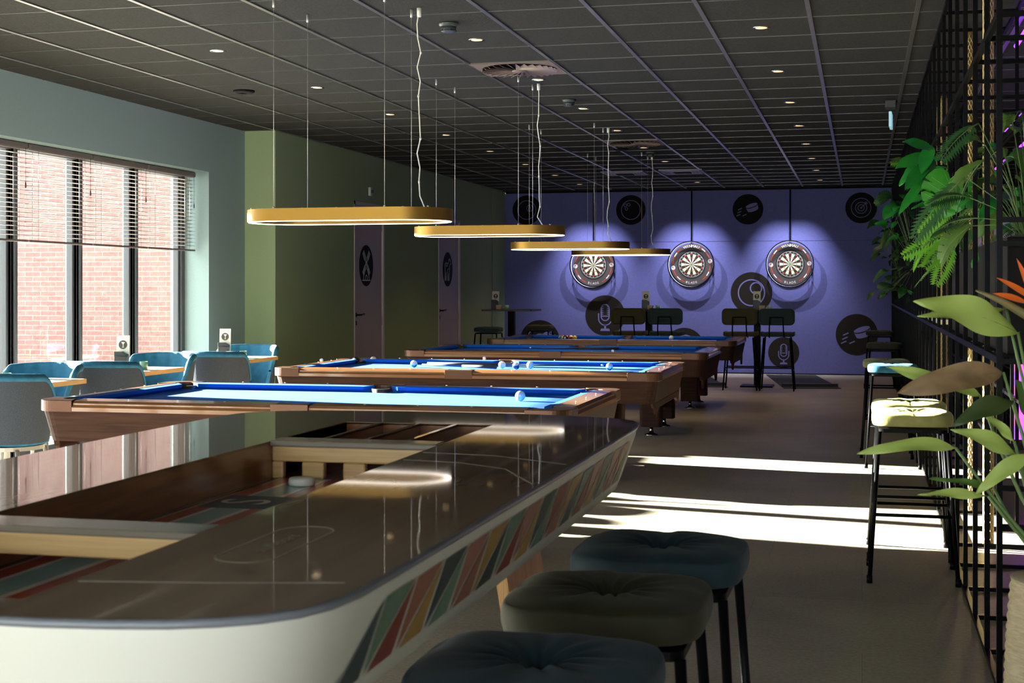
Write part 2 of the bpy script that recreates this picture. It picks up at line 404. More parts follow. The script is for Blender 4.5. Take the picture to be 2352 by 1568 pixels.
# doors
def handle(f, x, y, z):
    h = MB(); h.lathe([(.026, 0), (.026, .01), (.02, .012)], (0, 0, 0), 16, T=Matrix.Translation((x, y, z)) @ Matrix.Rotation(R(90), 4, 'Y'))
    h.tube([(x, y, z), (x + .05, y, z), (x + .055, y + .02, z), (x + .055, y + .15, z + .008)], .010, 8)
    h.box(x, x + .008, y - .02, y + .02, z - .12, z - .07)
    h.build('door_handle', 'black_steel', f)
def door(n, y0, y1, z1):
    f = MB(); f.box(-5.80, -5.712, y0, y0 + .035, 0, z1); f.box(-5.80, -5.712, y1 - .05, y1, 0, z1); f.box(-5.80, -5.712, y0, y1, z1 - .04, z1)
    f.box(-6.2, -5.85, y0, y1, 0, z1, 1)
    d = struct(f.build('door_%d' % n, ['white_trim', 'dark_wall']))
    l = MB(); l.box(-5.78, -5.735, y0 + .037, y1 - .06, .005, z1 - .045)
    for z in (.3, .95, 2.1): l.tube([(-5.733, y1 - .055, z - .05), (-5.733, y1 - .055, z + .05)], .008, 8)
    l.build('door_leaf', 'door_white', d)
    handle(d, -5.735, y0 + .10, 1.04)
door(1, 15.69, 16.77, 2.365); door(2, 19.09, 20.2, 2.34)

# ------------------------------------------------------------ icons (drawn in a local a,b plane, h outwards)
W_ = .014
def ic_ball8(mb, F, r):
    ringp(mb, 0, 0, .62 * r, .655 * r, F, .002, .004); ringp(mb, .22 * r, .12 * r, .20 * r, .235 * r, F, .002, .004, n=24)
    ringp(mb, .22 * r, .18 * r, .045 * r, .075 * r, F, .002, .004, n=14); ringp(mb, .22 * r, .05 * r, .06 * r, .09 * r, F, .002, .004, n=14)
def ic_bowl(mb, F, r):
    ringp(mb, 0, 0, .62 * r, .66 * r, F, .002, .004)
    for a, c in ((-.38, .32), (-.14, .36), (-.30, .08)): ringp(mb, a * r, c * r, .075 * r, .11 * r, F, .002, .004, n=16)
def ic_puck(mb, F, r):
    th = R(18); c, s = math.cos(th), math.sin(th)
    def q(a, b): return (.28 * r + (a * c - b * s) * r, .12 * r + (a * s + b * c) * r)
    top = [q(.40 * math.cos(R(t)), .12 * math.sin(R(t)) + .14) for t in range(0, 360, 15)]
    mb.prism(top, .002, .004, 0, F)
    body = [q(.40 * math.cos(R(t)), .12 * math.sin(R(t)) + .085) for t in range(180, 361, 12)] + [q(.36 * math.cos(R(t)), .12 * math.sin(R(t)) - .16) for t in range(360, 179, -12)]
    mb.prism(body, .002, .004, 0, F)
    for a, b2 in ((-.52, .02), (-.56, -.18), (-.62, -.38), (-.22, -.38)):
        stroke(mb, [((a - .13) * r, (b2 - .06) * r), ((a + .13) * r, (b2 + .06) * r)], .055 * r, F, .002, .004)
def ic_target(mb, F, r):
    for k in (.62, .36, .2): ringp(mb, 0, 0, k * r - .02 * r, k * r + .02 * r, F, .002, .004, n=36)
    mb.prism(circ(0, 0, .06 * r, 12), .002, .004, 0, F); stroke(mb, [(0, 0), (.36 * r, .36 * r)], .04 * r, F, .002, .004); stroke(mb, [(.24 * r, .24 * r), (.26 * r, .40 * r), (.36 * r, .36 * r), (.42 * r, .26 * r), (.24 * r, .24 * r)], .03 * r, F, .002, .004)
def ic_mic(mb, F, r):
    cap = circ(0, .34 * r, .20 * r, 16, 0, 180) + circ(0, -.06 * r, .20 * r, 16, 180, 360)
    stroke(mb, cap, .055 * r, F, .002, .004, closed=True)
    stroke(mb, [(-.2 * r, -.04 * r), (.2 * r, -.04 * r)], .05 * r, F, .002, .004)
    for k in range(5):
        y = (.06 + .09 * k) * r; stroke(mb, [(-.18 * r, y), (-.09 * r, y)], .035 * r, F, .002, .004); stroke(mb, [(.18 * r, y), (.09 * r, y)], .035 * r, F, .002, .004)
    stroke(mb, [(-.33 * r, .10 * r), (-.33 * r, -.12 * r)] + circ(0, -.16 * r, .33 * r, 16, 180, 360)[1:-1] + [(.33 * r, -.12 * r), (.33 * r, .10 * r)], .055 * r, F, .002, .004)
    stroke(mb, [(0, -.48 * r), (0, -.66 * r)], .10 * r, F, .002, .004); mb.prism([(-.25 * r, -.78 * r), (.25 * r, -.78 * r), (.2 * r, -.66 * r), (-.2 * r, -.66 * r)], .002, .004, 0, F)
def ic_ring(mb, F, r):
    ringp(mb, 0, 0, .60 * r, .66 * r, F, .002, .004); ringp(mb, .22 * r, .22 * r, .24 * r, .30 * r, F, .002, .004, n=28)
def ic_arrow(mb, F, r):
    ringp(mb, 0, 0, .62 * r, .67 * r, F, .002, .004); ringp(mb, 0, 0, .26 * r, .34 * r, F, .002, .004, n=24, a0=20, a1=300)
    mb.prism([(.05 * r, .26 * r), (.45 * r, .52 * r), (.55 * r, .44 * r), (.62 * r, .50 * r), (.55 * r, .2 * r), (.4 * r, .3 * r), (.3 * r, .1 * r)], .002, .004, 0, F)
def decal(x, z, r, ic, label, col):
    t = thing('wall_sticker', label, 'wall sticker', (x, BY - .001, z), 0, 'round icon stickers on the purple wall')
    F = lambda a, b, h: (a, -h, b)
    m = MB(); m.prism(circ(0, 0, r, 56), 0, .002, 0, F); m.build('disc', col, t)
    m = MB(); ic(m, F, r); m.build('icon', 'icon_purple', t)
decal(-5.347, 2.635, .24, ic_ball8, 'round black wall sticker with an eight ball icon, high at the left end', 'ink')
decal(-3.623, 2.614, .24, ic_bowl, 'round black wall sticker with a bowling ball icon, in the high row', 'ink')
decal(-1.754, 2.60, .24, ic_puck, 'round black wall sticker with a flying puck icon, in the high row', 'ink')
decal(-.014, 2.60, .24, ic_target, 'round black wall sticker with a dart in a target, high at the right end', 'ink')
decal(-4.043, .913, .325, ic_mic, 'large round dark wall sticker with a microphone, below the left dartboard', 'decal_brown')
decal(-1.699, 1.281, .325, ic_ring, 'large round dark wall sticker with a ringed ball, between the two right dartboards', 'decal_brown')
decal(-.08, .632, .32, ic_puck, 'large round dark wall sticker with a flying puck, low at the right', 'decal_brown')
decal(-1.198, .343, .24, ic_mic, 'small round dark wall sticker with a microphone, behind the right high chair', 'decal_brown')
decal(-5.127, .50, .33, ic_arrow, 'round dark wall sticker with an arrow icon, low at the left behind the pool tables', 'decal_brown')
decal(-2.76, .40, .32, ic_ring, 'round dark wall sticker with a ring, half hidden behind the farthest pool table', 'decal_brown')

def sticker_door(y, z, kind, label):
    t = thing('door_sticker', label, 'door sticker', (-5.7345, y, z)); r = .245
    F = lambda a, b, h: (h, a, b)
    m = MB(); m.prism(circ(0, 0, r, 48), 0, .002, 0, F); m.build('disc', 'ink', t)
    m = MB(); w = .009
    if kind == 'mill':
        stroke(m, [(-.14, -.175), (.14, -.175)], .012, F, .002, .004)
        stroke(m, [(-.10, -.17), (-.075, -.02), (0, .04), (.075, -.02), (.10, -.17)], w, F, .002, .004)
        stroke(m, [(-.03, -.17), (-.03, -.13), (0, -.11), (.03, -.13), (.03, -.17)], w, F, .002, .004)
        ringp(m, 0, .03, .018, .028, F, .002, .004, n=14)
        for a in (50, 130, 230, 310):
            ca, sa = math.cos(R(a)), math.sin(R(a))
            def q(d, o): return (d * ca - o * sa, .03 + d * sa + o * ca)
            stroke(m, [q(.03, 0), q(.06, .028), q(.17, .028), q(.17, -.028), q(.06, -.028)], w * .7, F, .002, .004, closed=True)
            for d in (.075, .095, .115, .135, .155): stroke(m, [q(d, -.028), q(d, .028)], w * .5, F, .002, .004)
            stroke(m, [q(.05, 0), q(.17, 0)], w * .6, F, .002, .004)
    else:
        P = [(-.13, -.02), (-.14, .06), (-.12, .09), (.03, .085), (.06, .11), (.05, .145), (.08, .135), (.10, .155), (.115, .13), (.155, .10), (.15, .075), (.11, .07), (.09, .02), (.075, -.03), (.07, -.16), (.045, -.16), (.035, -.05), (.015, -.16), (-.01, -.16), (-.01, -.045), (-.07, -.045), (-.075, -.16), (-.1, -.16), (-.105, -.05), (-.125, -.16), (-.15, -.16)]
        stroke(m, P, w, F, .002, .004, closed=True); stroke(m, [(-.09, .085), (-.07, .04), (-.02, .05), (-.01, .085)], w, F, .002, .004); stroke(m, [(-.04, -.045), (0, .0), (.05, .01)], w, F, .002, .004)
    m.build('icon', 'icon_white', t)
sticker_door(16.15, 1.62, 'mill', 'round dark door sticker showing a windmill, on the nearer white door')
sticker_door(19.6, 1.62, 'cow', 'round dark door sticker showing a cow, on the farther white door')
t = MB(); t.box(0, .03, -.035, .035, -.05, .05); t.box(.03, .05, -.02, .02, -.02, .02, 1)
tag(t.build('wall_sensor', ['icon_white', 'black_plastic'], bevel=.004, loc=(-5.72, 16.22, 2.505)), 'small white sensor on the green wall above the nearer door', 'sensor')

# ------------------------------------------------------------ ceiling fittings
rows = {0: (-4.18, 'left row'), 1: (-2.39, 'middle row'), 2: (-.596, 'right row')}
num = ['nearest', 'second nearest', 'third nearest', 'fourth nearest', 'fifth nearest', 'sixth nearest', 'seventh nearest', 'farthest']
dl = thing('ceiling_spotlight', '', 'ceiling light', (0, 0, 0))
b = MB(); b.lathe([(.036, -.001), (.052, -.004), (.055, -.001), (.055, .004)], n=24); b.build('ring', 'chrome', dl)
b = MB(); b.lathe([(.036, -.002), (.036, -.0015)], n=20); b.build('lens', 'downlight', dl)
first = True
for k, (x, nm) in rows.items():
    for j in range(8):
        y = 8.83 + 1.8 * j
        lab = 'small round recessed ceiling spotlight with warm glow, %s of the %s' % (num[j], nm)
        if first: o = dl; o.location = (x, y, CZ); o['label'] = lab; o['group'] = 'recessed ceiling spotlights'; first = False
        else: o = dup(dl, (x, y, CZ), 0, lab)
def spot(x, y, z, tx, ty, tz, e, size, col, blend=.6, rad=.04, name='spot'):
    l = bpy.data.lights.new(name, 'SPOT'); l.energy = e; l.spot_size = R(size); l.spot_blend = blend; l.color = col; l.shadow_soft_size = rad
    o = bpy.data.objects.new(name, l); C.objects.link(o); o.location = (x, y, z)
    o.rotation_euler = (Vector((tx, ty, tz)) - Vector((x, y, z))).to_track_quat('-Z', 'Y').to_euler(); return o
for x in (-4.18, -2.39, -.596):
    for j in range(8):
        y = 8.83 + 1.8 * j
        e = {0: 1, 1: 2, 2: 5, 3: 10, 4: 16, 5: 22, 6: 24, 7: 24}[j]
        spot(x, y, CZ - .02, x, y, 0, e, 100, (1, .72, .45), name='downlight_lamp')

def smoke(x, y, label):
    t = thing('smoke_detector', label, 'smoke detector', (x, y, CZ))
    b = MB(); b.lathe([(.058, 0), (.06, -.008), (.052, -.022), (.046, -.026)], n=28); b.build('base', 'detector', t)
    b = MB(); b.lathe([(.048, -.024), (.044, -.05), (.034, -.058), (.0, -.058)], n=28)
    for i in range(8):
        a = i * PI / 4; T = Matrix.Rotation(a, 4, 'Z'); b.box(.036, .047, -.012, .012, -.052, -.044, 1, T)
    b.build('sensor_head', ['detector', 'black_plastic'], t)
smoke(-2.4, 8.22, 'black smoke detector on the ceiling, nearest and largest of the three')
smoke(-2.39, 11.8, 'black smoke detector on the ceiling, middle one of the three')
smoke(-2.39, 16.55, 'black smoke detector on the ceiling, farthest of the three')
def disc_speaker(x, y, label):
    b = MB(); b.lathe([(.085, 0), (.085, -.012), (.075, -.02), (.03, -.022), (.03, -.014), (0, -.014)], n=28)
    tag(b.build('ceiling_speaker', 'ink', loc=(x, y, CZ)), label, 'speaker')
disc_speaker(-4.816, 10.65, 'flat round black disc on the ceiling near the left wall')
disc_speaker(-2.66, 16.1, 'flat round black disc on the ceiling beside the farther air vent')
def diffuser(x, y, label):
    t = thing('swirl_air_vent', label, 'air vent', (x, y, CZ))
    b = MB(); b.box(-.295, .295, -.295, .295, -.010, .0); b.build('plate', 'diffuser', t)
    b = MB(); n = 28
    for i in range(n):
        a = 2 * PI * i / n; a2 = a + .55 * 2 * PI / n
        def q(r, t_, z): return (r * math.cos(t_), r * math.sin(t_), z)
        b.add([q(.06, a, -.014), q(.27, a + .35, -.012), q(.27, a2 + .35, -.032), q(.06, a2, -.022)], [(0, 1, 2, 3)], 0)
    b.lathe([(.05, -.011), (.055, -.026), (.0, -.028)], n=20)
    b.build('swirl_blades', 'diffuser', t, solid=.002, recalc=False)
    b = MB(); b.lathe([(.27, -.0115), (.27, -.0105)], n=40); b.build('slot_shadow_plate', 'ink', t)
diffuser(-2.395, 10.03, 'square ceiling air vent with radial swirl blades, the nearer one')
diffuser(-2.395, 15.43, 'square ceiling air vent with radial swirl blades, the farther one')
def lamp_panel(x, y, label):
    t = thing('ceiling_air_grille', label, 'air vent', (x, y, CZ))
    b = MB(); b.box(-.29, .29, -.29, .29, -.02, 0); b.box(-.11, .11, -.11, .11, -.034, -.02, 1); b.build('panel', ['shade_panel', 'ink'], t, bevel=.004)
    b = MB()
    for k in range(3):
        r = .14 + .05 * k; stroke(b, [(-r, -r), (r, -r), (r, r), (-r, r)], .02, lambda a, c, h: (a, c, h), -.026, -.02, closed=True)
    b.build('louvres', 'shade_panel', t)
lamp_panel(-3.15, 19.41, 'pale square ceiling grille near the purple wall, left one of two')
lamp_panel(-2.35, 19.3, 'pale square ceiling grille near the purple wall, right one of two')
t = thing('exit_sign', 'slim lit emergency exit sign hanging from the ceiling by the metal screen, seen edge on', 'exit sign', (.237, 12.57, CZ), R(-3))
b = MB(); b.box(-.045, .045, -.09, .09, -.06, 0); b.tube([(0, 0, -.06), (0, 0, -.10)], .008); b.build('bracket', 'black_plastic', t, bevel=.004)
b = MB(); b.box(-.012, .012, -.14, .14, -.225, -.10); b.build('lit_plate', 'exit_glass', t, bevel=.003)

# ------------------------------------------------------------ pendant ring lamps
def stadium(L, Wd, n=14):
    r = Wd / 2; h = L / 2 - r
    return [(h + r * math.cos(R(a)), r * math.sin(R(a))) for a in [-90 + 180 * i / n for i in range(n + 1)]] + [(-h + r * math.cos(R(a)), r * math.sin(R(a))) for a in [90 + 180 * i / n for i in range(n + 1)]]
def ring_band(mb, o, i, z0, z1, m=0, smooth=True):
    n = len(o)
    for A, z, B, zz in ((o, z0, o, z1), (o, z1, i, z1), (i, z1, i, z0), (i, z0, o, z0)):
        vs = [(p[0], p[1], z) for p in A] + [(p[0], p[1], zz) for p in B]
        mb.add(vs, [(k, (k + 1) % n, n + (k + 1) % n, n + k) for k in range(n)], m, smooth and z != zz)
def pendant(y, label, hz, seed, es):
    X = -2.78; ZB = 1.70 + hz
    t = thing('ring_pendant_lamp', label, 'pendant lamp', (X, y, ZB), 0, 'gold ring lamps over the pool tables')
    o = stadium(1.18, .50, 22); i = stadium(1.10, .42, 22)
    b = MB(); ring_band(b, o, i, 0, .068)
    b.build('ring', 'gold', t)
    b = MB(); ring_band(b, stadium(1.168, .488, 22), stadium(1.112, .432, 22), -.004, .001); b.build('light_strip', 'led', t)
    top = CZ - ZB
    for sx, sy in ((-.34, .23), (-.355, -.23), (.285, -.23), (.29, .23)):
        b = MB(); b.tube([(sx, sy * .995, .068), (sx, sy * .995, top - .03)], .0012, 5); b.lathe([(.006, top - .045), (.008, top - .04), (.008, top)], (sx, sy * .995, 0), 8)
        b.lathe([(.008, .066), (.008, .076), (.003, .08)], (sx, sy * .995, 0), 8); b.build('suspension_wire', 'wire', t)
    rn = random.Random(seed); P = []
    for k in range(15):
        f = k / 14; P.append((.345 + .012 * rn.uniform(-1, 1) * (0 < k < 14) - .02 * (k < 2) * 0, .2 + .008 * rn.uniform(-1, 1), .07 + (top - .08) * f))
    P[0] = (.385, .2, .07)
    b = MB(); b.tube(P, .0042, 6)
    for k in (2, 5, 8, 11): b.lathe([(.0065, -.006), (.0065, .006)], P[k], 8)
    b.lathe([(.012, top - .05), (.014, top)], (P[-1][0], P[-1][1], 0), 10)
    b.build('power_cable', 'cable', t)
    b = MB()
    for sx in (-.5, -.2, 0, .38, .52): b.lathe([(.006, .068), (.006, .073)], (sx, -.2, 0), 8)
    b.build('fixings', 'wire', t)
    for sx in (-.3, .3):
        l = spot(X + sx, y, ZB - .03, X + sx, y, 0, es, 120, (1, .86, .66), 1., .15, 'pendant_lamp')
pendant(7.55, 'gold oval ring pendant lamp over the nearest pool table, largest in the photo', 0.02, 1, 8)
pendant(10.64, 'gold oval ring pendant lamp, second from the camera', .055, 2, 8)
pendant(13.76, 'gold oval ring pendant lamp, third from the camera', .033, 3, 10)
pendant(16.8, 'gold oval ring pendant lamp, farthest and smallest, overlapping the left dartboard', .045, 4, 12)

# ------------------------------------------------------------ pool tables
def pool_table(yc, label):
    t = thing('pool_table', label, 'pool table', (-2.765, yc, 0), 0, 'blue cloth pool tables')
    HX, HY = 1.42, .785; ZT = .772; RW = .125
    # bed
    b = MB(); b.box(-1.26, 1.26, -.63, .63, .70, .735); b.build('bed', 'cloth_blue', t)
    # rails: profile swept straight
    prof = [(0, .715), (0, .735), (.012, .748), (.012, .756), (.03, .768), (RW, .774), (RW, .715)]
    def rail(sx, sy, x0, x1):
        b = MB(); vs = []
        for x in (x0, x1):
            for d, z in prof:
                if sy: vs.append((x, sy * (HY - d), z))
                else: vs.append((sx * (HX - d), x, z))
        n = len(prof); b.add(vs, [tuple(range(n)), tuple(range(n, 2 * n))] + [(i, (i + 1) % n, n + (i + 1) % n, n + i) for i in range(n)])
        for k in range(1, 4):   # pearl sights
            a = x0 + (x1 - x0) * k / 4
            if sy: b.lathe([(.006, .7745), (.006, .776)], (a, sy * (HY - .065), 0), 8, 1)
            else: b.lathe([(.006, .7745), (.006, .776)], (sx * (HX - .065), a, 0), 8, 1)
        b.build('rail', ['rail_wood', 'mark_white'], t)
    for sy in (-1, 1): rail(0, sy, -1.20, -.10); rail(0, sy, .10, 1.20)
    for sx in (-1, 1): rail(sx, 0, -.565, .565)
    # cushions
    def cushion(F, a0, a1):
        b = MB(); z0, z1, z2, z3 = .735, .77, .768, .75
        o0, o1, i0, i1 = a0, a1, a0 + .05, a1 - .05
        vs = [F(o0, 0, z0), F(o1, 0, z0), F(o0, 0, z1 + .003), F(o1, 0, z1 + .003), F(i0, .05, z2), F(i1, .05, z2), F(i0 + .002, .052, z3), F(i1 - .002, .052, z3), F(i0 - .008, .036, z0), F(i1 + .008, .036, z0)]
        b.add(vs, [(0, 1, 3, 2), (2, 3, 5, 4), (4, 5, 7, 6), (6, 7, 9, 8), (8, 9, 1, 0), (0, 2, 4, 6, 8), (1, 9, 7, 5, 3)]); b.build('cushion', 'cloth_blue', t)
    for s in (-1, 1):
        cushion(lambda a, d, z, s=s: (a, s * (HY - RW - d), z), .055, 1.225); cushion(lambda a, d, z, s=s: (a, s * (HY - RW - d), z), -1.225, -.055)
        cushion(lambda a, d, z, s=s: (s * (HX - RW - d), a, z), -.59, .59)
    # corner castings and pockets
    for sx in (-1, 1):
        for sy in (-1, 1):
            r = .10; out = [(HX - r + r * math.cos(R(a)), HY - r + r * math.sin(R(a))) for a in range(0, 91, 10)]
            P = [(HX, .565)] + out + [(1.20, HY), (1.20 + .04, HY - RW + .02), (1.225, HY - RW)]
            c = (1.30, HY - RW + .0); c = (HX - .155, HY - .155)
            P += [(c[0] + .062 * math.cos(R(a)), c[1] + .062 * math.sin(R(a))) for a in range(130, -41, -17)] + [(HX - RW, .59), (HX - RW + .03, .575)]
            b = MB(); b.prism([(sx * x, sy * y) for x, y in P], .712, .772); b.build('corner_casting', 'casting', t, bevel=.008, seg=3)
            b = MB(); b.lathe([(.0, .60), (.055, .61), (.068, .66), (.069, .755), (.058, .757), (.058, .66), (.04, .63), (0, .625)], (sx * c[0], sy * c[1], 0), 20); b.build('pocket', 'pocket_black', t)
    for sy in (-1, 1):
        P = [(-.10, HY), (.10, HY), (.085, HY - .07), (.055, HY - RW)] + [(.055 * math.cos(R(a)), HY - RW + .005 + .035 * math.sin(R(a))) for a in range(0, 181, 20)] + [(-.055, HY - RW), (-.085, HY - .07)]
        b = MB(); b.prism([(x, sy * y) for x, y in P], .712, .773); b.build('side_casting', 'casting', t, bevel=.006, seg=3)
        b = MB(); b.lathe([(.0, .60), (.05, .61), (.058, .66), (.058, .756), (.05, .758), (.048, .66), (0, .63)], (0, sy * (HY - RW - .035), 0), 18); b.build('pocket', 'pocket_black', t)
    # apron: four tapered panels
    def apron_poly(L, e, mid): return [(-L, .716), (L, .716), (L - .03, .575), (L - .16, .55), (L - .5, mid), (-L + .5, mid), (-L + .16, .55), (-L + .03, .575)]
    b = MB()
    o = rrect(-HX + .012, HX - .012, -HY + .012, HY - .012, .09, 5); i = rrect(-HX + .05, HX - .05, -HY + .05, HY - .05, .07, 5)
    zb = []
    n = len(o)
    for k in range(n):
        x, y = o[k]; zb.append(.555 if abs(y) > HY - .1 else .52)
    vs = [(p[0], p[1], .716) for p in o] + [(p[0], p[1], zb[k]) for k, p in enumerate(i)] + [(p[0] * .985, p[1] * .97, .716) for p in o] + [(p[0] * .985, p[1] * .97, zb[k]) for k, p in enumerate(i)]
    fs = []
    for k in range(n):
        j = (k + 1) % n; fs += [(k, j, n + j, n + k), (2 * n + k, 3 * n + k, 3 * n + j, 2 * n + j), (n + k, n + j, 3 * n + j, 3 * n + k), (k, 2 * n + k, 2 * n + j, j)]
    b.add(vs, fs, 0, False); b.build('apron', 'walnut', t)
    for s in (-1, 1):
        b = MB(); P = [(-.62, .56), (.62, .56), (.60, .52), (.40, .50), (.36, .47), (.28, .44), (-.28, .44), (-.36, .47), (-.40, .50), (-.60, .52)]
        P = [(-.66, .56), (.66, .56), (.62, .475), (.585, .445), (.56, .485), (.45, .515), (-.45, .515), (-.56, .485), (-.585, .445), (-.62, .475)]
        b.prism(P, HX - .062, HX - .04, 0, lambda p, q, h, s=s: (s * h, p, q)); b.build('end_skirt', 'walnut', t, bevel=.003)
    b = MB(); b.box(-1.2, 1.2, -.58, .58, .58, .70); b.build('slate_frame', 'table_dark', t)
    # legs with cross panel
    for sx in (-1, 1):
        for sy in (-1, 1):
            x, y = sx * .88, sy * .44
            b = MB(); b.prism(rrect(x - .10, x + .10, y - .085, y + .085, .03, 4), .08, .60); l = b.build('leg', 'walnut', t, smooth_dummy) if False else b.build('leg', 'walnut', t)
            b = MB(); b.lathe([(.062, 0), (.06, .008), (.022, .022), (.016, .05), (.016, .085)], (x, y, 0), 20); b.build('leveling_foot', 'chrome', l)
        b = MB(); P = [(-.44, .60), (.44, .60), (.44, .16), (.36, .16), (.34, .20), (-.34, .20), (-.36, .16), (-.44, .16)]
        b.prism(P, .86, .90, 0, lambda p, q, h, s=sx: (s * h, p, q)); b.build('leg_panel', 'walnut', t)
    return t
pool_table(7.43, 'blue cloth pool table nearest the camera, sunlit, behind the cream shuffleboard table')
pool_table(10.5, 'second nearest blue cloth pool table, with several balls, cues and chalk on it')
pool_table(13.56, 'third pool table from the camera, shaded dark blue cloth with one dark cue')
pool_table(16.62, 'farthest pool table, with racked balls at its left end')

def ball(x, y, label, cols=('puck_white',), kind='solid', rot=(0, 0, 0)):
    b = MB(); r = .0286; nu, nv = 20, 14
    def fn(u, v):
        a = 2 * PI * u; e = -PI / 2 + PI * v; return (r * math.cos(e) * math.cos(a), r * math.cos(e) * math.sin(a), r * math.sin(e))
    for j in range(nv):
        z = -PI / 2 + PI * (j + .5) / nv; m = 0
        if kind == 'stripe' and abs(math.degrees(z)) < 32: m = 1
        if kind == 'solid' and math.degrees(z) > 64 and len(cols) > 1: m = 1
        b.grid(lambda u, v, j=j: fn(u, (j + v) / nv), nu, 1, m, True)
    o = b.build('billiard_ball', list(cols), loc=(x, y, .735 + r)); o.rotation_euler = rot
    return tag(o, label, 'billiard ball')
defm('ball_white', (.8, .76, .66), .12, coat=.5); defm('ball_black', (.012, .012, .014), .1, coat=.5); defm('ball_orange', (.75, .28, .02), .12, coat=.5)
defm('ball_green', (.02, .25, .12), .12, coat=.5); defm('ball_navy', (.02, .03, .12), .12, coat=.5); defm('ball_red', (.5, .03, .02), .12, coat=.5); defm('ball_yellow', (.8, .5, .04), .12, coat=.5)
defm('ball_maroon', (.2, .02, .02), .12, coat=.5)
ball(-1.811, 7.6, 'white cue ball alone on the nearest pool table', ('ball_white',))
ball(-4.02, 11.06, 'black eight ball beside the far left corner pocket of the second pool table', ('ball_black', 'ball_white'), 'solid', (R(75), 0, 0))
ball(-3.90, 11.16, 'white ball at the far left corner pocket, right of the black ball', ('ball_white',))
ball(-3.38, 10.62, 'green and white striped ball on the second pool table', ('ball_white', 'ball_green'), 'stripe', (R(40), R(20), 0))
ball(-2.684, 10.66, 'white ball in the middle of the second pool table, left of the orange striped one', ('ball_white',))
ball(-2.47, 10.69, 'orange and white striped ball on the second pool table', ('ball_white', 'ball_orange'), 'stripe', (R(80), 0, R(30)))
ball(-2.54, 10.52, 'navy and white ball half hidden in front of the orange striped one', ('ball_white', 'ball_navy'), 'stripe', (R(20), 0, 0))
ball(-1.84, 10.6, 'navy and white ball toward the right end of the second pool table', ('ball_white', 'ball_navy'), 'stripe', (R(50), R(30), 0))
ball(-2.2, 16.96, 'cream cue ball on the farthest pool table', ('ball_white',))
rk = [('ball_yellow', 'solid'), ('ball_red', 'solid'), ('ball_yellow', 'stripe'), ('ball_black', 'solid'), ('ball_orange', 'stripe'), ('ball_maroon', 'solid'), ('ball_green', 'stripe'), ('ball_red', 'stripe'), ('ball_orange', 'solid'), ('ball_navy', 'stripe')]
n = 0
nm = ['at the apex of the rack', 'in the second row of the rack, nearer one', 'in the second row of the rack, farther one', 'in the third row of the rack, nearest', 'in the third row, centre', 'in the third row, farthest', 'in the back row, nearest', 'in the back row, second', 'in the back row, third', 'in the back row, farthest']
for row in range(4):
    for k in range(row + 1):
        c, kd = rk[n]; o = ball(-3.32 - row * .0505, 16.72 + (k - row / 2) * .058, '%s %s billiard ball %s' % (c[5:], 'striped' if kd == 'stripe' else 'plain', nm[n]), ('ball_white', c) if kd == 'stripe' else (c, 'ball_white'), kd, (R(30 * n), R(20 * n), 0)); o['group'] = 'racked balls'; n += 1
def chalk(x, y, label):
    b = MB(); b.box(-.011, .011, -.011, .011, 0, .018, 1); b.box(-.009, .009, -.009, .009, .018, .022, 0)
    defm('chalk_blue', (.15, .3, .6), .9) if 'chalk_blue' not in M else None
    tag(b.build('chalk_cube', ['chalk_blue', 'mark_white'], loc=(x, y, .773)), label, 'chalk', )
chalk(-4.135, 10.6, 'small chalk cube on the left rail of the second pool table')
chalk(-2.97, 11.21, 'small chalk cube on the far rail of the second pool table')
chalk(-2.2, 12.86, 'small chalk cube on the near rail of the third pool table')
def cue(p, q, label):
    p, q = Vector(p), Vector(q); L = (q - p).length; t = thing('pool_cue', label, 'pool cue', p); d = (q - p)
    def at(f): return d * f
    b = MB(); b.tube([at(0), at(.45)], [.0145, .0105], 10); b.build('butt', 'rubber', t)
    b = MB(); b.tube([at(.45), at(.985)], [.0105, .006], 10); b.build('shaft', 'cue_shaft', t)
    b = MB(); b.tube([at(.985), at(1)], [.0062, .006], 8); b.build('tip', 'mark_white', t)
defm('cue_shaft', (.02, .06, .20), .4)
cue((-2.70, 10.54, .752), (-3.36, 10.78, .752), 'pool cue lying across the left half of the second table, tip near the far rail')
cue((-3.35, 10.88, .752), (-1.95, 10.98, .752), 'long pool cue lying along the far cushion of the second table')
cue((-2.35, 14.09, .752), (-3.25, 14.05, .752), 'dark pool cue lying along the far cushion of the third table')

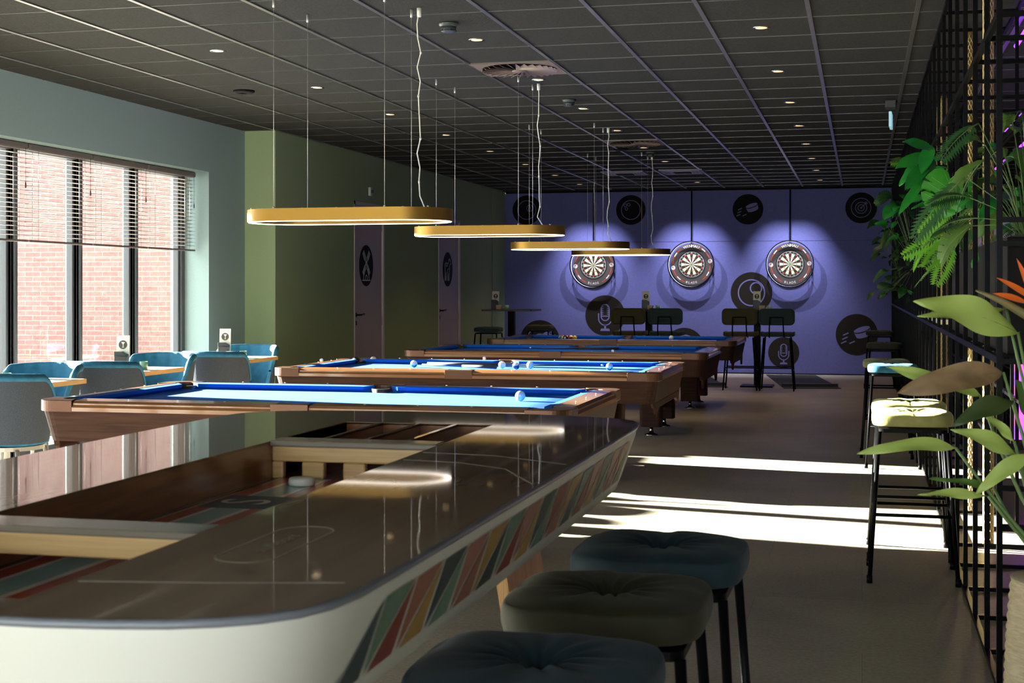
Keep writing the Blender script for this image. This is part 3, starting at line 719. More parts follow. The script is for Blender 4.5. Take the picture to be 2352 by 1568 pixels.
# ------------------------------------------------------------ shuffleboard (sjoelen) table
def sj():
    t = thing('shuffleboard_table', 'large cream shuffleboard table with glossy brown top and coloured triangle pattern', 'game table', (-1.503, 0, 0))
    ox = -1.503
    half = [(-.80, 1.845), (-.55, 1.83)]
    R_ = [(0, 1.815), (.20, 1.822), (.36, 1.828), (.46, 1.842), (.545, 1.862), (.61, 1.89), (.66, 1.925), (.70, 1.97), (.725, 2.03), (.738, 2.12), (.742, 2.4), (.748, 3.2), (.752, 3.9), (.752, 4.6), (.75, 4.86), (.738, 4.97), (.715, 5.045), (.67, 5.10), (.60, 5.145), (.45, 5.19), (.25, 5.225), (0, 5.235)]
    out = R_ + [(-x * 1.06, y) for x, y in R_[-2:0:-1]]
    # smooth resample not needed; top with opening
    x0, x1, y0, y1 = -.267, .267, 1.93, 4.12
    zt, zs = .88, .85
    bins = [(-.267 + .1367 * k, -.267 + .1367 * k + .124, 4.20, 4.78) for k in range(4)]
    # top surface built in strips around the holes
    bm = bmesh.new()
    outer = [bm.verts.new((x, y, zt)) for x, y in out]
    oe = [bm.edges.new((outer[i], outer[(i + 1) % len(outer)])) for i in range(len(outer))]
    edges = list(oe)
    for h in [(x0, x1, y0, y1)] + bins:
        vs = [bm.verts.new((x, y, zt)) for x, y in ((h[0], h[2]), (h[1], h[2]), (h[1], h[3]), (h[0], h[3]))]
        edges += [bm.edges.new((vs[i], vs[(i + 1) % 4])) for i in range(4)]
    bmesh.ops.triangle_fill(bm, edges=edges, use_beauty=True)
    # drop faces inside holes
    kill = []
    for f in bm.faces:
        c = f.calc_center_median()
        for h in [(x0, x1, y0, y1)] + bins:
            if h[0] < c.x < h[1] and h[2] < c.y < h[3] and all(h[0] - 1e-4 <= v.co.x <= h[1] + 1e-4 and h[2] - 1e-4 <= v.co.y <= h[3] + 1e-4 for v in f.verts): kill.append(f)
    bmesh.ops.delete(bm, geom=kill, context='FACES')
    r = bmesh.ops.extrude_face_region(bm, geom=bm.faces[:]); 
    for v in [g for g in r['geom'] if isinstance(g, bmesh.types.BMVert)]: v.co.z -= .008
    bmesh.ops.recalc_face_normals(bm, faces=bm.faces[:])
    me = bpy.data.meshes.new('top'); bm.to_mesh(me); bm.free(); me.materials.append(M['sj_top'])
    o = bpy.data.objects.new('top', me); C.objects.link(o); o.parent = t
    # rubber edge band around the top
    n = len(out)
    b = MB(); pts = [(x, y, .8725) for x, y in out]; b.tube(pts, .0075, 8, closed=True); b.build('edge_band', 'sj_edge', t)
    # body shell tapering inwards
    cx, cy = 0, 3.53
    def ins(p, d):
        x, y = p; l = math.hypot(x / .75, (y - cy) / 1.7); sx = x / .75; sy = (y - cy) / 1.7
        m = max(abs(sx), abs(sy)); return (x - d * max(-1, min(1, sx * 1.05)), y - d * max(-1, min(1, sy * 1.02)))
    b = MB(); hs = [(.872, 0), (.84, .004), (.70, .048), (.668, .06), (.66, .075)]
    vs = []
    for z, d in hs: vs += [(*ins(p, d), z) for p in out]
    fs = [(j * n + i, j * n + (i + 1) % n, (j + 1) * n + (i + 1) % n, (j + 1) * n + i) for j in range(len(hs) - 1) for i in range(n)]
    b.add(vs, fs, 0, True); b.add([(*ins(p, .075), .66) for p in out], [tuple(range(n))]); b.build('body', 'sj_cream', t)
    # triangle pattern on both long sides
    for s in (1, -1):
        b = MB(); zt_, zb_ = .843, .703
        def xa(z): return (.748 - .004 - (.84 - z) / .14 * .044 + .0015)
        def F(yy, z):
            # follow side curve
            base = .742 + (yy - 2.4) / 0.8 * .006 if yy < 3.2 else (.748 + min(1, (yy - 3.2) / .7) * .004)
            return (s * (base * (1.06 if s < 0 else 1) - .004 - (.84 - z) / .14 * .044 + .002), yy, z)
        wv = .16; nn = 15; y = 2.25
        mats_ = ['tri_slate', 'tri_green', 'tri_red', 'tri_terra', 'tri_ochre', 'tri_slate', 'tri_green', 'tri_rose', 'tri_terra', 'tri_ochre', 'tri_slate']
        seq = [1, 2, 3, 4, 5, 6, 7, 8, 9, 10]
        g = .006
        def tri(P, m):
            c = (sum(p[0] for p in P) / 3, sum(p[1] for p in P) / 3)
            Q = []
            for p in P:
                d = math.hypot(p[0] - c[0], p[1] - c[1]); k = (d - g) / d; Q.append((c[0] + (p[0] - c[0]) * k, c[1] + (p[1] - c[1]) * k))
            vs = [F(*q) for q in Q]; b.add(vs, [(0, 1, 2)], m)
        tri([(2.10, zb_), (2.25, zt_), (2.235, zb_)], 0)
        rr = random.Random(5); cols = [1, 2, 3, 4, 0, 1, 5, 3, 4, 0, 1, 2, 5, 4, 0, 1, 2, 3, 4, 0, 1, 2, 5, 4, 0, 1, 5, 2, 4, 0]
        for k in range(16):
            T0, T1 = 2.255 + .168 * k, 2.255 + .168 * (k + 1) - .012; B0, B1 = 2.245 + .168 * k, 2.245 + .168 * (k + 1) - .012
            if T1 > 4.88: break
            tri([(T0, zt_), (T1, zt_), (B0 + .004, zb_)], cols[(2 * k) % 30]); tri([(T1 + .006, zt_), (B0 + .022, zb_), (B1, zb_)], cols[(2 * k + 1) % 30])
        b.build('triangle_pattern', ['tri_slate', 'tri_green', 'tri_red', 'tri_terra', 'tri_ochre', 'tri_rose'], t, recalc=False)
    # lane trough
    zl = .765
    b = MB(); b.box(x0 - .012, x1 + .012, y0, 4.8, zl - .02, zl); b.build('lane', 'lane_wood', t)
    b = MB()
    for a, w, m in ((-.262, .026, 0), (-.240, .010, 1), (-.232, .05, 2), (-.182, .014, 1), (-.168, .08, 3), (-.088, .016, 1), (-.070, .06, 2), (-.008, .016, 4), (.01, .06, 2), (.072, .016, 1), (.09, .078, 3), (.168, .014, 1), (.182, .05, 2), (.232, .010, 1), (.242, .02, 0)):
        b.box(a, a + w, y0, 4.12, zl, zl + .0012, m)
    b.build('lane_stripes', ['lane_black', 'stripe_white', 'stripe_red', 'stripe_teal', 'stripe_orange'], t)
    b = MB(); b.box(x0 - .012, x0, y0, 4.8, zl, zt - .007); b.box(x1, x1 + .012, y0, 4.8, zl, zt - .007); b.box(x0, x1, y0 - .012, y0, zl, zt - .007)
    b.build('lane_side', 'lane_wood', t)
    # lettering printed in the lane
    b = MB(); F2 = lambda a, c, h: (a, c, h)
    b.box(-.222, -.03, 3.52, 3.74, zl + .0012, zl + .002, 0)
    text_mesh(b, 'S', .20, F2, 0, zl + .003, 1, lambda x, y: (-.125 - y, 3.63 + x)); 
    text_mesh(b, 'SJOEL', .15, F2, 0, zl + .003, 1, lambda x, y: (.06 - y, 3.55 + x))
    b.build('lane_lettering', ['tri_slate', 'stripe_white'], t, recalc=False)
    # gate with four rounded openings
    b = MB(); zz0, zz1 = zl, zt - .004; wn = .5340 / 4
    F3 = lambda a, c, h: (a, h, c)
    ya, yb = 4.12, 4.15
    hz0, hz1 = zl, zl + .052
    b.box(x0, x1, ya, yb, hz1, zz1)
    for k in range(5):
        c0 = x0 + k * wn - .036; c1 = x0 + k * wn + .036; b.box(max(x0, c0), min(x1, c1), ya, yb, zl, hz1)
    b.build('gate', 'bamboo', t, bevel=.004)
    b = MB(); b.box(x0, x1, ya - .018, yb + .05, zt - .016, zt + .004); b.build('gate_cap', 'sj_cap', t, bevel=.004)
    # compartments
    b = MB()
    for k in range(4):
        a, c, yy0, yy1 = bins[k]
        b.box(a - .006, a, yy0, yy1, zl, zt - .004); b.box(c, c + .006, yy0, yy1, zl, zt - .004); b.box(a, c, yy1, yy1 + .012, zl, zt - .004)
    b.build('scoring_compartments', 'lane_wood', t)
    # start bar
    b = MB(); b.box(x0, x1, 2.53, 2.57, zt - .058, zt - .012, 0); b.box(x0, x1, 2.52, 2.63, zt - .014, zt + .001, 1); b.build('start_bar', ['bamboo', 'sj_cap'], t, bevel=.003)
    # printed lines on the top
    b = MB(); F4 = lambda a, c, h: (a, c, h)
    cap = [(.455 + .055 * math.cos(R(a)), 2.60 + .055 * math.sin(R(a))) for a in range(0, 181, 15)] + [(.455 + .055 * math.cos(R(a)), 2.33 + .055 * math.sin(R(a))) for a in range(180, 361, 15)]
    stroke(b, cap, .0035, F4, zt, zt + .0006, closed=True); b.build('printed_outline', 'sj_line', t, recalc=False); b = MB()
    text_mesh(b, 'shuffleboard', .036, F4, 0, zt + .0006, 0, lambda x, y: (.455 - y, 2.465 + x)); b.build('printed_word', 'sj_line', t, recalc=False); b = MB()
    arc = [(.742 * math.cos(R(a)) * 1.0, 1.83 + .48 * math.sin(R(a)) - .05) for a in range(5, 176, 5)]
    arc = [(.70 - 1.9 * (k / 24.), 2.13 - .10 * math.sin(k / 24. * PI)) for k in range(0, 10)]
    stroke(b, [(.70, 2.16), (.5, 2.11), (.28, 2.07)], .003, F4, zt, zt + .0006)
    stroke(b, [(.735, 3.35), (.6, 3.62), (.45, 3.72), (.28, 3.75)], .003, F4, zt, zt + .0006)
    stroke(b, [(.735, 3.75), (.5, 3.9), (.28, 3.93)], .0025, F4, zt, zt + .0006)
    b.build('printed_arc', 'sj_line', t, recalc=False)
    # splayed plywood legs
    for s in (1, -1):
        for yy in (4.15, 2.5):
            b = MB(); xt, xb = .41, .58
            vs = [(s * xt, yy, .66), (s * (xt + .036), yy, .66), (s * (xb + .036), yy - (.08 if yy < 3 else -.05), -.5170), (s * xb, yy - (.08 if yy < 3 else -.05), -.5170)]
            vs2 = [(v[0], v[1] + .46, v[2]) for v in vs]
            b.add(vs + vs2, [(0, 1, 2, 3)], 1); b.add(vs + vs2, [(4, 7, 6, 5)], 1); b.add(vs + vs2, [(0, 3, 7, 4), (1, 5, 6, 2), (0, 4, 5, 1), (3, 2, 6, 7)], 0)
            b.build('leg', ['plywood', 'ply_edge'], t)
    # real size: 1.1 m wide, playing top 1.01 m above the floor
    k = .723; t.location = (ox * k, 0, 0)
    for c in bpy.data.objects:
        if c.parent == t:
            for v in c.data.vertices: v.co = Vector((v.co.x * k, v.co.y * k, 1.01 + (v.co.z - .88) * k))
    return t
defm('sj_cap', (.20, .165, .125), .25, coat=.8)
sj()
b = MB(); b.lathe([(.0, 0), (.027, 0), (.0285, .003), (.0285, .013), (.026, .016), (0, .016)], n=28)
tag(b.build('sliding_disc', 'puck_white', loc=(-1.614 * .723, 3.98 * .723, .9285)), 'white sliding disc in the lane before the gate of the shuffleboard table', 'disc')

# ------------------------------------------------------------ bar stools with tufted cushions
def cushion_mesh(hx=.185, hy=.185, th=.078, p=4.2, seed=0, wr=.004):
    b = MB(); nu, nv = 56, 26; rn = random.Random(seed); ph = [rn.uniform(0, 6) for _ in range(6)]
    def fn(u, v):
        a = 2 * PI * u; ca, sa = math.cos(a), math.sin(a)
        k = 1 / (abs(ca) ** p + abs(sa) ** p) ** (1 / p)
        if v < .62:                       # top, from centre outwards
            r = v / .62; s = r * .955
            x, y = hx * k * ca * s, hy * k * sa * s
            dim = -.030 * math.exp(-(r / .17) ** 2) - .008 * math.exp(-(r / .5) ** 2) - .002
            crease = -.006 * math.exp(-(math.sin(a - .1) / .10) ** 2) * (1 - r) * (r > .1) - .006 * math.exp(-(math.cos(a - .05) / .09) ** 2) * (1 - r * .5)
            wrk = wr * math.sin(13 * a + ph[0]) * math.exp(-((r - .3) / .28) ** 2) + wr * .5 * math.sin(7 * a + ph[1] + 3 * r) * r
            z = th / 2 + dim * 1 + crease + wrk - .014 * r ** 7
            return (x, y, z)
        w_ = (v - .62) / .38               # side, round down
        e = PI * w_
        s = .955 + .045 * math.sin(e); z = th / 2 - .016 - (th - .024) * (1 - math.cos(e)) / 2
        if w_ > .999: s = .9
        return (hx * k * ca * s, hy * k * sa * s, z)
    b.grid(fn, nu, nv, 0, True)
    n = nu; o = len(b.v) - n; b.f.append([o + i for i in range(n)]); b.m.append(0); b.sm.append(False)
    return b
def stool(label, m, loc, rz=0, seed=0, zs=.79, group=None):
    t = thing('bar_stool', label, 'bar stool', loc, rz, group)
    cushion_mesh(seed=seed).build('seat', m, t, loc=(0, 0, zs - .045))
    b = MB(); b.prism(rrect(-.155, .155, -.155, .155, .03), zs - .105, zs - .088); b.build('seat_frame', 'black_steel', t)
    F0, F1 = .15, .195
    for sx in (-1, 1):
        for sy in (-1, 1):
            b = MB(); b.tube([(sx * F0, sy * F0, zs - .1), (sx * F1, sy * (F1 + .015), .012)], .0105, 10); b.tube([(sx * F1, sy * (F1 + .0145), .035), (sx * F1, sy * (F1 + .015), 0)], .0135, 10)
            b.build('leg', 'black_steel', t)
    b = MB(); zf = .31; k = F0 + (F1 - F0) * (1 - zf / (zs - .1)); k2 = F0 + (F1 + .015 - F0) * (1 - zf / (zs - .1))
    for s in (-1, 1): b.tube([(-k, s * k2, zf), (k, s * k2, zf)], .008, 8); b.tube([(s * k, -k2, zf), (s * k, k2, zf)], .007, 8)
    b.build('footrest', 'black_steel', t)
    return t
sg = 'tufted velvet bar stools along the metal screen'
stool('lime green velvet bar stool beside the metal screen, front one of the overlapping pair', 'velvet_lime', (.228, 6.98, 0), 0, 1, group=sg)
stool('lime green velvet bar stool directly behind the front lime one by the screen', 'velvet_lime', (.23, 7.57, 0), 0, 2, group=sg)
stool('sunlit light blue velvet bar stool beside the metal screen', 'velvet_blue', (.225, 11.3, 0), 0, 3, group=sg)
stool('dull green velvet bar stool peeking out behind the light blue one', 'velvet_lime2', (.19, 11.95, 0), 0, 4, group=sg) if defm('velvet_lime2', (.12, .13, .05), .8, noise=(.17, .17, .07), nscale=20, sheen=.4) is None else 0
stool('dark green velvet bar stool by the screen, between the light blue one and the farthest', 'velvet_olive', (.23, 15.65, 0), 0, 5, group=sg)
stool('brown topped bar stool by the screen, farthest from the camera', 'velvet_olive', (.23, 20.1, 0), 0, 6, group=sg)
fgp = 'velvet bar stools beside the shuffleboard table'
stool('dark blue velvet bar stool at the bottom of the photo, nearest the camera', 'velvet_teal', (-.475, 2.10, 0), R(0), 7, .81, group=fgp)
stool('dark olive velvet bar stool between the two dark blue ones', 'velvet_olive', (-.455, 2.62, 0), R(0), 8, .81, group=fgp)
stool('dark blue velvet bar stool behind the olive one, beside the shuffleboard table', 'velvet_teal', (-.425, 3.11, 0), R(-1), 9, .81, group=fgp)

# ------------------------------------------------------------ window seats: tub chairs and small tables
def tub_chair(label, loc, rz):
    t = thing('tub_chair', label, 'chair', loc, rz, 'velvet tub chairs at the window tables')
    # back towards -Y when rz = 0 (opening faces +Y)
    def wall(u):   # plan path of shell, u in 0..1
        a = R(180 + 20 - 0) ; a0, a1 = R(160), R(380)
        a = a0 + (a1 - a0) * u; return (math.cos(a), math.sin(a))
    def top(u):
        s = abs(u - .5) * 2; return .82 - .02 * s * s - .20 * max(0, s - .72) ** 1.8 / .28 ** 1.8
    def outer(u, v):
        c, s = wall(u); z = .40 + (top(u) - .40) * v; r = .235 + .050 * v
        return (r * 1.0 * c, r * .98 * s + .01, z)
    def inner(u, v):
        c, s = wall(u); z = .44 + (top(u) - .44) * v; r = .20 + .048 * v + .004 * math.sin(u * 60) * v * v
        return (r * c, r * .98 * s + .01, z)
    b = MB(); b.grid(outer, 36, 8); b.build('back_shell', 'fabric_grey', t, recalc=False)
    b = MB(); b.grid(inner, 48, 8)
    b.grid(lambda u, v: tuple(Vector(inner(u, 1)).lerp(Vector(outer(u, 1)), v) + Vector((0, 0, .016 * math.sin(PI * v)))), 48, 5)
    def rim(u, v):
        p = Vector(outer(u, 1)); q = Vector((0, .01, p.z)); n_ = (p - q).normalized(); return tuple(p + n_ * (.010 * math.sin(PI * min(1, v * 1.15)) ) + Vector((0, 0, .004 - .036 * v)))
    b.grid(rim, 48, 4)
    for e in (0, 1): b.grid(lambda u, v, e=e: tuple(Vector(inner(e, max(0, v))).lerp(Vector(outer(e, v)), u)), 3, 6)
    b.build('back_lining', 'velvet_blue', t, recalc=False)
    s = cushion_mesh(.215, .215, .11, 2.6, 3, .001); 
    so_ = s.build('seat', 'velvet_blue', t, loc=(0, .03, .43))
    b = MB(); b.prism(circ(0, .01, .21, 28), .355, .38); b.build('base_ring', 'chair_metal', t)
    for sx in (-1, 1):
        for sy in (-1, 1):
            b = MB(); b.tube([(sx * .15, sy * .15 + .01, .36), (sx * .21, sy * .21 + .01, 0)], [.014, .010], 10); b.build('leg', 'chair_metal', t)
    return t
XC = -5.32
ch0 = tub_chair('grey backed tub chair at the left photo edge, back to the camera', (-5.15, 7.90, 0), R(0))
dup(ch0, (-5.47, 8.77, 0), R(178), 'blue velvet tub chair facing the camera behind the leftmost window table')
dup(ch0, (-5.33, 9.38, 0), R(2), 'grey backed tub chair with its back to the camera, at the middle window table')
dup(ch0, (-5.41, 10.38, 0), R(176), 'blue velvet tub chair facing the camera behind the middle window table')
dup(ch0, (-5.25, 11.04, 0), R(0), 'grey backed tub chair half hidden behind the middle blue chair')
dup(ch0, (-5.44, 12.10, 0), R(184), 'bright blue velvet tub chair by the green wall, farthest of the window seats')
def wtable(loc, label):
    t = thing('window_table', label, 'table', loc, 0, 'oak window tables')
    b = MB(); b.box(-.36, .36, -.4, .4, .708, .74, 0); b.build('tabletop', 'oak_top', t, bevel=.003)
    b = MB(); b.box(.361, .3635, -.4, .4, .708, .739); b.box(-.36, .36, -.4035, -.401, .708, .739, 1); b.build('edge_strip', ['oak_edge', 'card'], t)
    b = MB(); b.tube([(0, 0, .02), (0, 0, .708)], .035, 16); b.build('pedestal', 'chair_metal', t)
    b = MB(); b.lathe([(.22, 0), (.22, .01), (.05, .02), (.035, .03)], n=28); b.build('base', 'chair_metal', t)
    return t
wt = wtable((-5.46, 8.33, 0), 'light oak window table at the left edge of the photo')
dup(wt, (-5.46, 9.78, 0), 0, 'light oak window table between the grey chairs, in the middle')
dup(wt, (-5.46, 11.6, 0), 0, 'light oak window table nearest the green strip of wall')

def menu_set(x, y, z, rz, where, s=1., dark=False):
    t = thing('menu_stand', 'beige menu card with a cocktail glass emblem in a stand, ' + where, 'menu stand', (x, y, z), rz)
    b = MB(); b.box(-.005, .005, -.055, .055, .0, .30, 0, Matrix.Rotation(0, 4, 'Z')); b = MB()
    T = Matrix.Rotation(R(-4), 4, 'X')
    b.box(-.05, .05, -.002, .002, 0, .255, 0, T); b.build('menu_card', 'card', t)
    F = lambda a, c, h: tuple(T @ Vector((a, -h, c)))
    b = MB(); b.prism(circ(0, .185, .033, 28), .002, .0035, 0, F); b.build('emblem', 'card_ink', t)
    b = MB(); b.prism([(-.014, .205), (.016, .205), (.004, .187), (.004, .168), (.012, .164), (-.010, .164), (-.001, .168), (-.001, .187)], .0035, .0045, 0, F); b.build('glass_icon', 'card', t)
    b = MB(); b.prism([(-.05, 0), (.05, 0), (.05, .11), (.01, .135), (-.05, .135)], .004, .05, 0, lambda a, c, h: (a, -h, c)); b.box(-.04, .055, -.075, -.03, .0, .10, 0); b.build('black_holder', 'black_plastic', t, bevel=.003)
    d = Matrix.Rotation(rz, 3, 'Z') @ Vector((.07, -.10, 0))
    b = MB(); P = [(-.03, 0), (.035, 0), (.05, .055), (-.03, .055)]; b.prism(P, -.03, .03, 0, lambda a, c, h: (a, h, c)); b.box(-.028, .044, -.026, .026, .052, .06, 1)
    tag(b.build('napkin_box', ['tan_box', 'card'], loc=(x + d.x, y + d.y, z), bevel=.002), 'small tan box before the menu stand ' + where, 'box')
    d = Matrix.Rotation(rz, 3, 'Z') @ Vector((.17, -.02, 0))
    b = MB(); b.lathe([(0, 0), (.028, 0), (.031, .06), (.028, .06), (.026, .006), (0, .006)], n=20)
    tag(b.build('candle_glass', 'green_glass', loc=(x + d.x, y + d.y, z)), 'small pale green glass beside the menu stand ' + where, 'glass')
menu_set(-5.57, 8.25, .74, R(10), 'on the leftmost window table')
menu_set(-5.42, 9.80, .74, R(10), 'on the middle window table')
menu_set(-5.45, 11.65, .74, R(10), 'on the farthest window table')

# ------------------------------------------------------------ high tables and chairs by the purple wall
def high_table(loc, label):
    t = thing('high_table', label, 'high table', loc, 0, 'high pedestal tables')
    b = MB(); b.prism(rrect(-.36, .36, -.33, .33, .02), 1.03, 1.055); b.build('tabletop', 'table_dark', t)
    b = MB(); b.box(-.045, .045, -.045, .045, .02, 1.03); b.build('post', 'black_steel', t)
    b = MB(); b.box(-.22, .22, -.22, .22, 0, .02); b.build('base', 'black_steel', t, bevel=.004)
    return t
h0 = high_table((-1.40, 19.95, 0), 'black high table in front of the right dartboard')
dup(h0, (-2.90, 19.95, 0), 0, 'black high table between the left and middle dartboards')
dup(h0, (-4.82, 19.7, 0), 0, 'dark high table at the left against the green wall')
menu_set(-1.40, 19.85, 1.055, 0, 'on the right high table'); menu_set(-2.93, 19.85, 1.055, 0, 'on the middle high table'); menu_set(-5.03, 19.6, 1.055, 0, 'on the left high table')
def high_chair(label, loc, rz, m):
    t = thing('high_chair', label, 'bar chair', loc, rz, 'backrest bar chairs at the high tables')
    # backrest towards -Y
    def sf(u, v):
        x = -.225 + .45 * u; y = -.2 + .4 * v; return (x, y, .745 + .03 * (2 * u - 1) ** 2)
    b = MB(); P = rrect(-.225, .225, -.19, .2, .07, 5); n = len(P)
    vs = [(x, y, .70 + .35 * x * x) for x, y in P] + [(x, y, .745 + .6 * x * x) for x, y in P]
    b.add(vs, [tuple(range(n))[::-1], tuple(range(n, 2 * n))] + [(i, (i + 1) % n, n + (i + 1) % n, n + i) for i in range(n)]); b.build('seat', m, t, bevel=.012)
    b = MB(); P = rrect(-.235, .235, .865, 1.085, .06, 6)
    b.prism(P, 0, .05, 0, lambda a, c, h: (a, -.215 - h + .7 * a * a, c + 0)); b.build('backrest', m, t, bevel=.012)
    b = MB()
    for s in (-1, 1): b.tube([(s * .10, -.10, .70), (s * .095, -.235, .72), (s * .09, -.27, .84), (s * .085, -.268, .97)], .009, 8)
    b.tube([(-.085, -.268, .97), (.085, -.268, .97)], .009, 8)
    b.build('back_bracket', 'black_steel', t)
    for sx in (-1, 1):
        for sy in (-1, 1):
            b = MB(); b.tube([(sx * .17, sy * .15, .70), (sx * .222, sy * .20, 0)], [.012, .010], 8); b.build('leg', 'black_steel', t)
    b = MB(); 
    for s in (-1, 1): b.tube([(-.205, s * .178, .30), (.205, s * .178, .30)], .008, 8); b.tube([(s * .205, -.178, .26), (s * .205, .178, .26)], .008, 8)
    b.build('footrest', 'black_steel', t)
defm('chair_teal', (.012, .03, .035), .85, sheen=.3); defm('chair_olive', (.04, .035, .012), .85, sheen=.3)
high_chair('dark olive bar chair with backrest, leftmost of the four', (-3.06, 19.30, 0), 0, 'chair_olive')
high_chair('dark teal bar chair with backrest, second from the left of the four', (-2.56, 19.30, 0), 0, 'chair_teal')
high_chair('dark olive bar chair with backrest, third from the left, left of the post', (-1.57, 19.30, 0), 0, 'chair_olive')
high_chair('dark teal bar chair with backrest, rightmost of the four', (-1.09, 19.30, 0), 0, 'chair_teal')
stool('dark bar stool at the left high table, nearer one', 'chair_teal', (-5.0, 19.1, 0), 0, 10, .83, 'dark stools at the left high table')
stool('dark bar stool at the left high table, farther one on the right', 'chair_olive', (-4.55, 20.35, 0), 0, 11, .83, 'dark stools at the left high table')

# ------------------------------------------------------------ dartboards
def dartboard(x, z, label, rot=0):
    t = thing('dartboard', label, 'dartboard', (x, BY, z), 0, 'dartboards on the purple wall')
    F = lambda a, c, h: (a, -h, c)
    b = MB(); b.tube([(0, -.06, .35), (0, -.02, .36), (0, -.02, 2.9 - z)], .012, 8); b.build('ceiling_pole', 'black_steel', t)
    b = MB(); ringp(b, 0, 0, .355, .372, F, .12, .15, n=64); b.build('lamp_ring', 'black_steel', t)
    b = MB(); ringp(b, 0, 0,   .354, .355, F, .10, .128, n=64); b.build('light_strip', 'dart_led', t)
    b = MB()
    for a in (215, 325, 90):
        ca, sa = math.cos(R(a)), math.sin(R(a)); b.tube([(.365 * ca, -.135, .365 * sa), (.36 * ca, -.02, .36 * sa)], .006, 6)
    b.build('ring_brackets', 'black_steel', t)
    b = MB(); ringp(b, 0, 0, .226, .335, F, 0.0, .035, n=64); b.build('surround', 'surround', t)
    # marks
    b = MB(); 
    for a0, a1 in ((48, 62), (10, 32), (-30, -8), (-62, -46), (118, 136), (148, 170), (190, 212), (226, 246)):
        ringp(b, 0, 0, .292, .303, F, .035, .0365, 0, 10, a0 + rot, a1 + rot)
    for a in (42, -38, 140, 219):
        ringp(b, 0, 0, .290, .306, F, .035, .0366, 1, 8, a - 7 + rot, a + 7 + rot)
    for a in (2, 182): 
        a += rot; c = (.297 * math.cos(R(a)), .297 * math.sin(R(a))); b.prism(circ(*c, .034, 24), .035, .037, 1, F); ringp(b, *c, .020, .024, F, .037, .0375, 0, 16)
        b.prism(circ(c[0] - .004, c[1] + .006, .009, 12), .037, .038, 2, F)
    b.build('surround_pattern', ['dart_red', 'mark_white', 'surround'], t, recalc=False)
    b = MB()
    def arc(word, r, a_mid, size, step, flip):
        n = len(word)
        for i, chh in enumerate(word):
            a = a_mid + (-1 if not flip else 1) * (i - (n - 1) / 2) * step
            th = R(a - 90) if not flip else R(a + 90)
            cx, cy = r * math.cos(R(a)), r * math.sin(R(a)); ct, st = math.cos(th), math.sin(th)
            text_mesh(b, chh, size, F, 0, .0375, 0, lambda x_, y_: (cx + x_ * ct - y_ * st, cy + x_ * st + y_ * ct))
    arc('WINMAU', .292, 90, .062, 8.2, False); arc('BLADE', .292, 270, .05, 7.6, True); b.build('brand_lettering', 'mark_white', t, recalc=False)
    # board
    b = MB(); b.prism(circ(0, 0, .2255, 64), 0, .038, 0, F)
    ringp(b, 0, 0, .198, .202, F, .038, .0395, 2, 64)
    for i in range(20):
        a0 = 90 - 9 + 18 * i; a1 = a0 + 18; dark = i % 2 == 0
        ringp(b, 0, 0, .016, .099, F, .038, .039, 0 if dark else 1, 4, a0, a1); ringp(b, 0, 0, .107, .162, F, .038, .039, 0 if dark else 1, 4, a0, a1)
        ringp(b, 0, 0, .099, .107, F, .038, .0392, 3 if dark else 4, 4, a0, a1); ringp(b, 0, 0, .162, .170, F, .038, .0392, 3 if dark else 4, 4, a0, a1)
    b.prism(circ(0, 0, .016, 16), .038, .0392, 4, F); b.prism(circ(0, 0, .0065, 12), .0392, .0396, 3, F)
    b.build('board', ['dart_black', 'dart_cream', 'mark_white', 'dart_red', 'dart_green'], t, recalc=False)
    b = MB()
    for i, s in enumerate([20, 1, 18, 4, 13, 6, 10, 15, 2, 17, 3, 19, 7, 16, 8, 11, 14, 9, 12, 5]):
        a = 90 - 18 * i; cx, cy = .185 * math.cos(R(a)), .185 * math.sin(R(a)); text_mesh(b, str(s), .028, F, 0, .0395, 0, lambda x_, y_: (cx + x_, cy + y_))
    b.build('number_ring', 'mark_white', t, recalc=False)
dartboard(-4.229, 1.72, 'lit dartboard partly hidden behind the farthest gold lamp, leftmost of the three')
dartboard(-2.641, 1.73, 'lit dartboard in the middle of the three', 8)
dartboard(-1.097, 1.73, 'lit dartboard at the right of the three')
for x in (-4.229, -2.641, -1.097):
    for dx in (-.42, .42): spot(x + dx, BY - .75, CZ - .05, x, BY - .1, 1.35, 115, 72, (.86, .86, 1.0), 1., .02, 'dartboard_lamp')

def mat_(P, label):
    c = (sum(p[0] for p in P) / 4, sum(p[1] for p in P) / 4); t = thing('dart_mat', label, 'dart mat', (c[0], c[1], 0))
    Q = [(p[0] - c[0], p[1] - c[1]) for p in P]
    b = MB(); b.prism(Q, 0, .006); b.build('mat', 'rubber', t)
    def lp(f): return [(Q[0][k] + (Q[3][k] - Q[0][k]) * f) for k in (0, 1)], [(Q[1][k] + (Q[2][k] - Q[1][k]) * f) for k in (0, 1)]
    b = MB(); a0, a1 = lp(.86); c0, c1 = lp(.89); b.prism([tuple(a0), tuple(a1), tuple(c1), tuple(c0)], .006, .045); b.build('throw_line_bar', 'black_plastic', t)
mat_([(-1.45, 22.62), (-.70, 22.72), (-.27, 19.72), (-1.02, 19.60)], 'black dart mat on the floor under the right dartboard')
mat_([(-3.05, 22.4), (-2.36, 22.45), (-1.77, 19.65), (-2.5, 19.55)], 'black dart mat under the middle dartboard, mostly hidden by the pool tables')

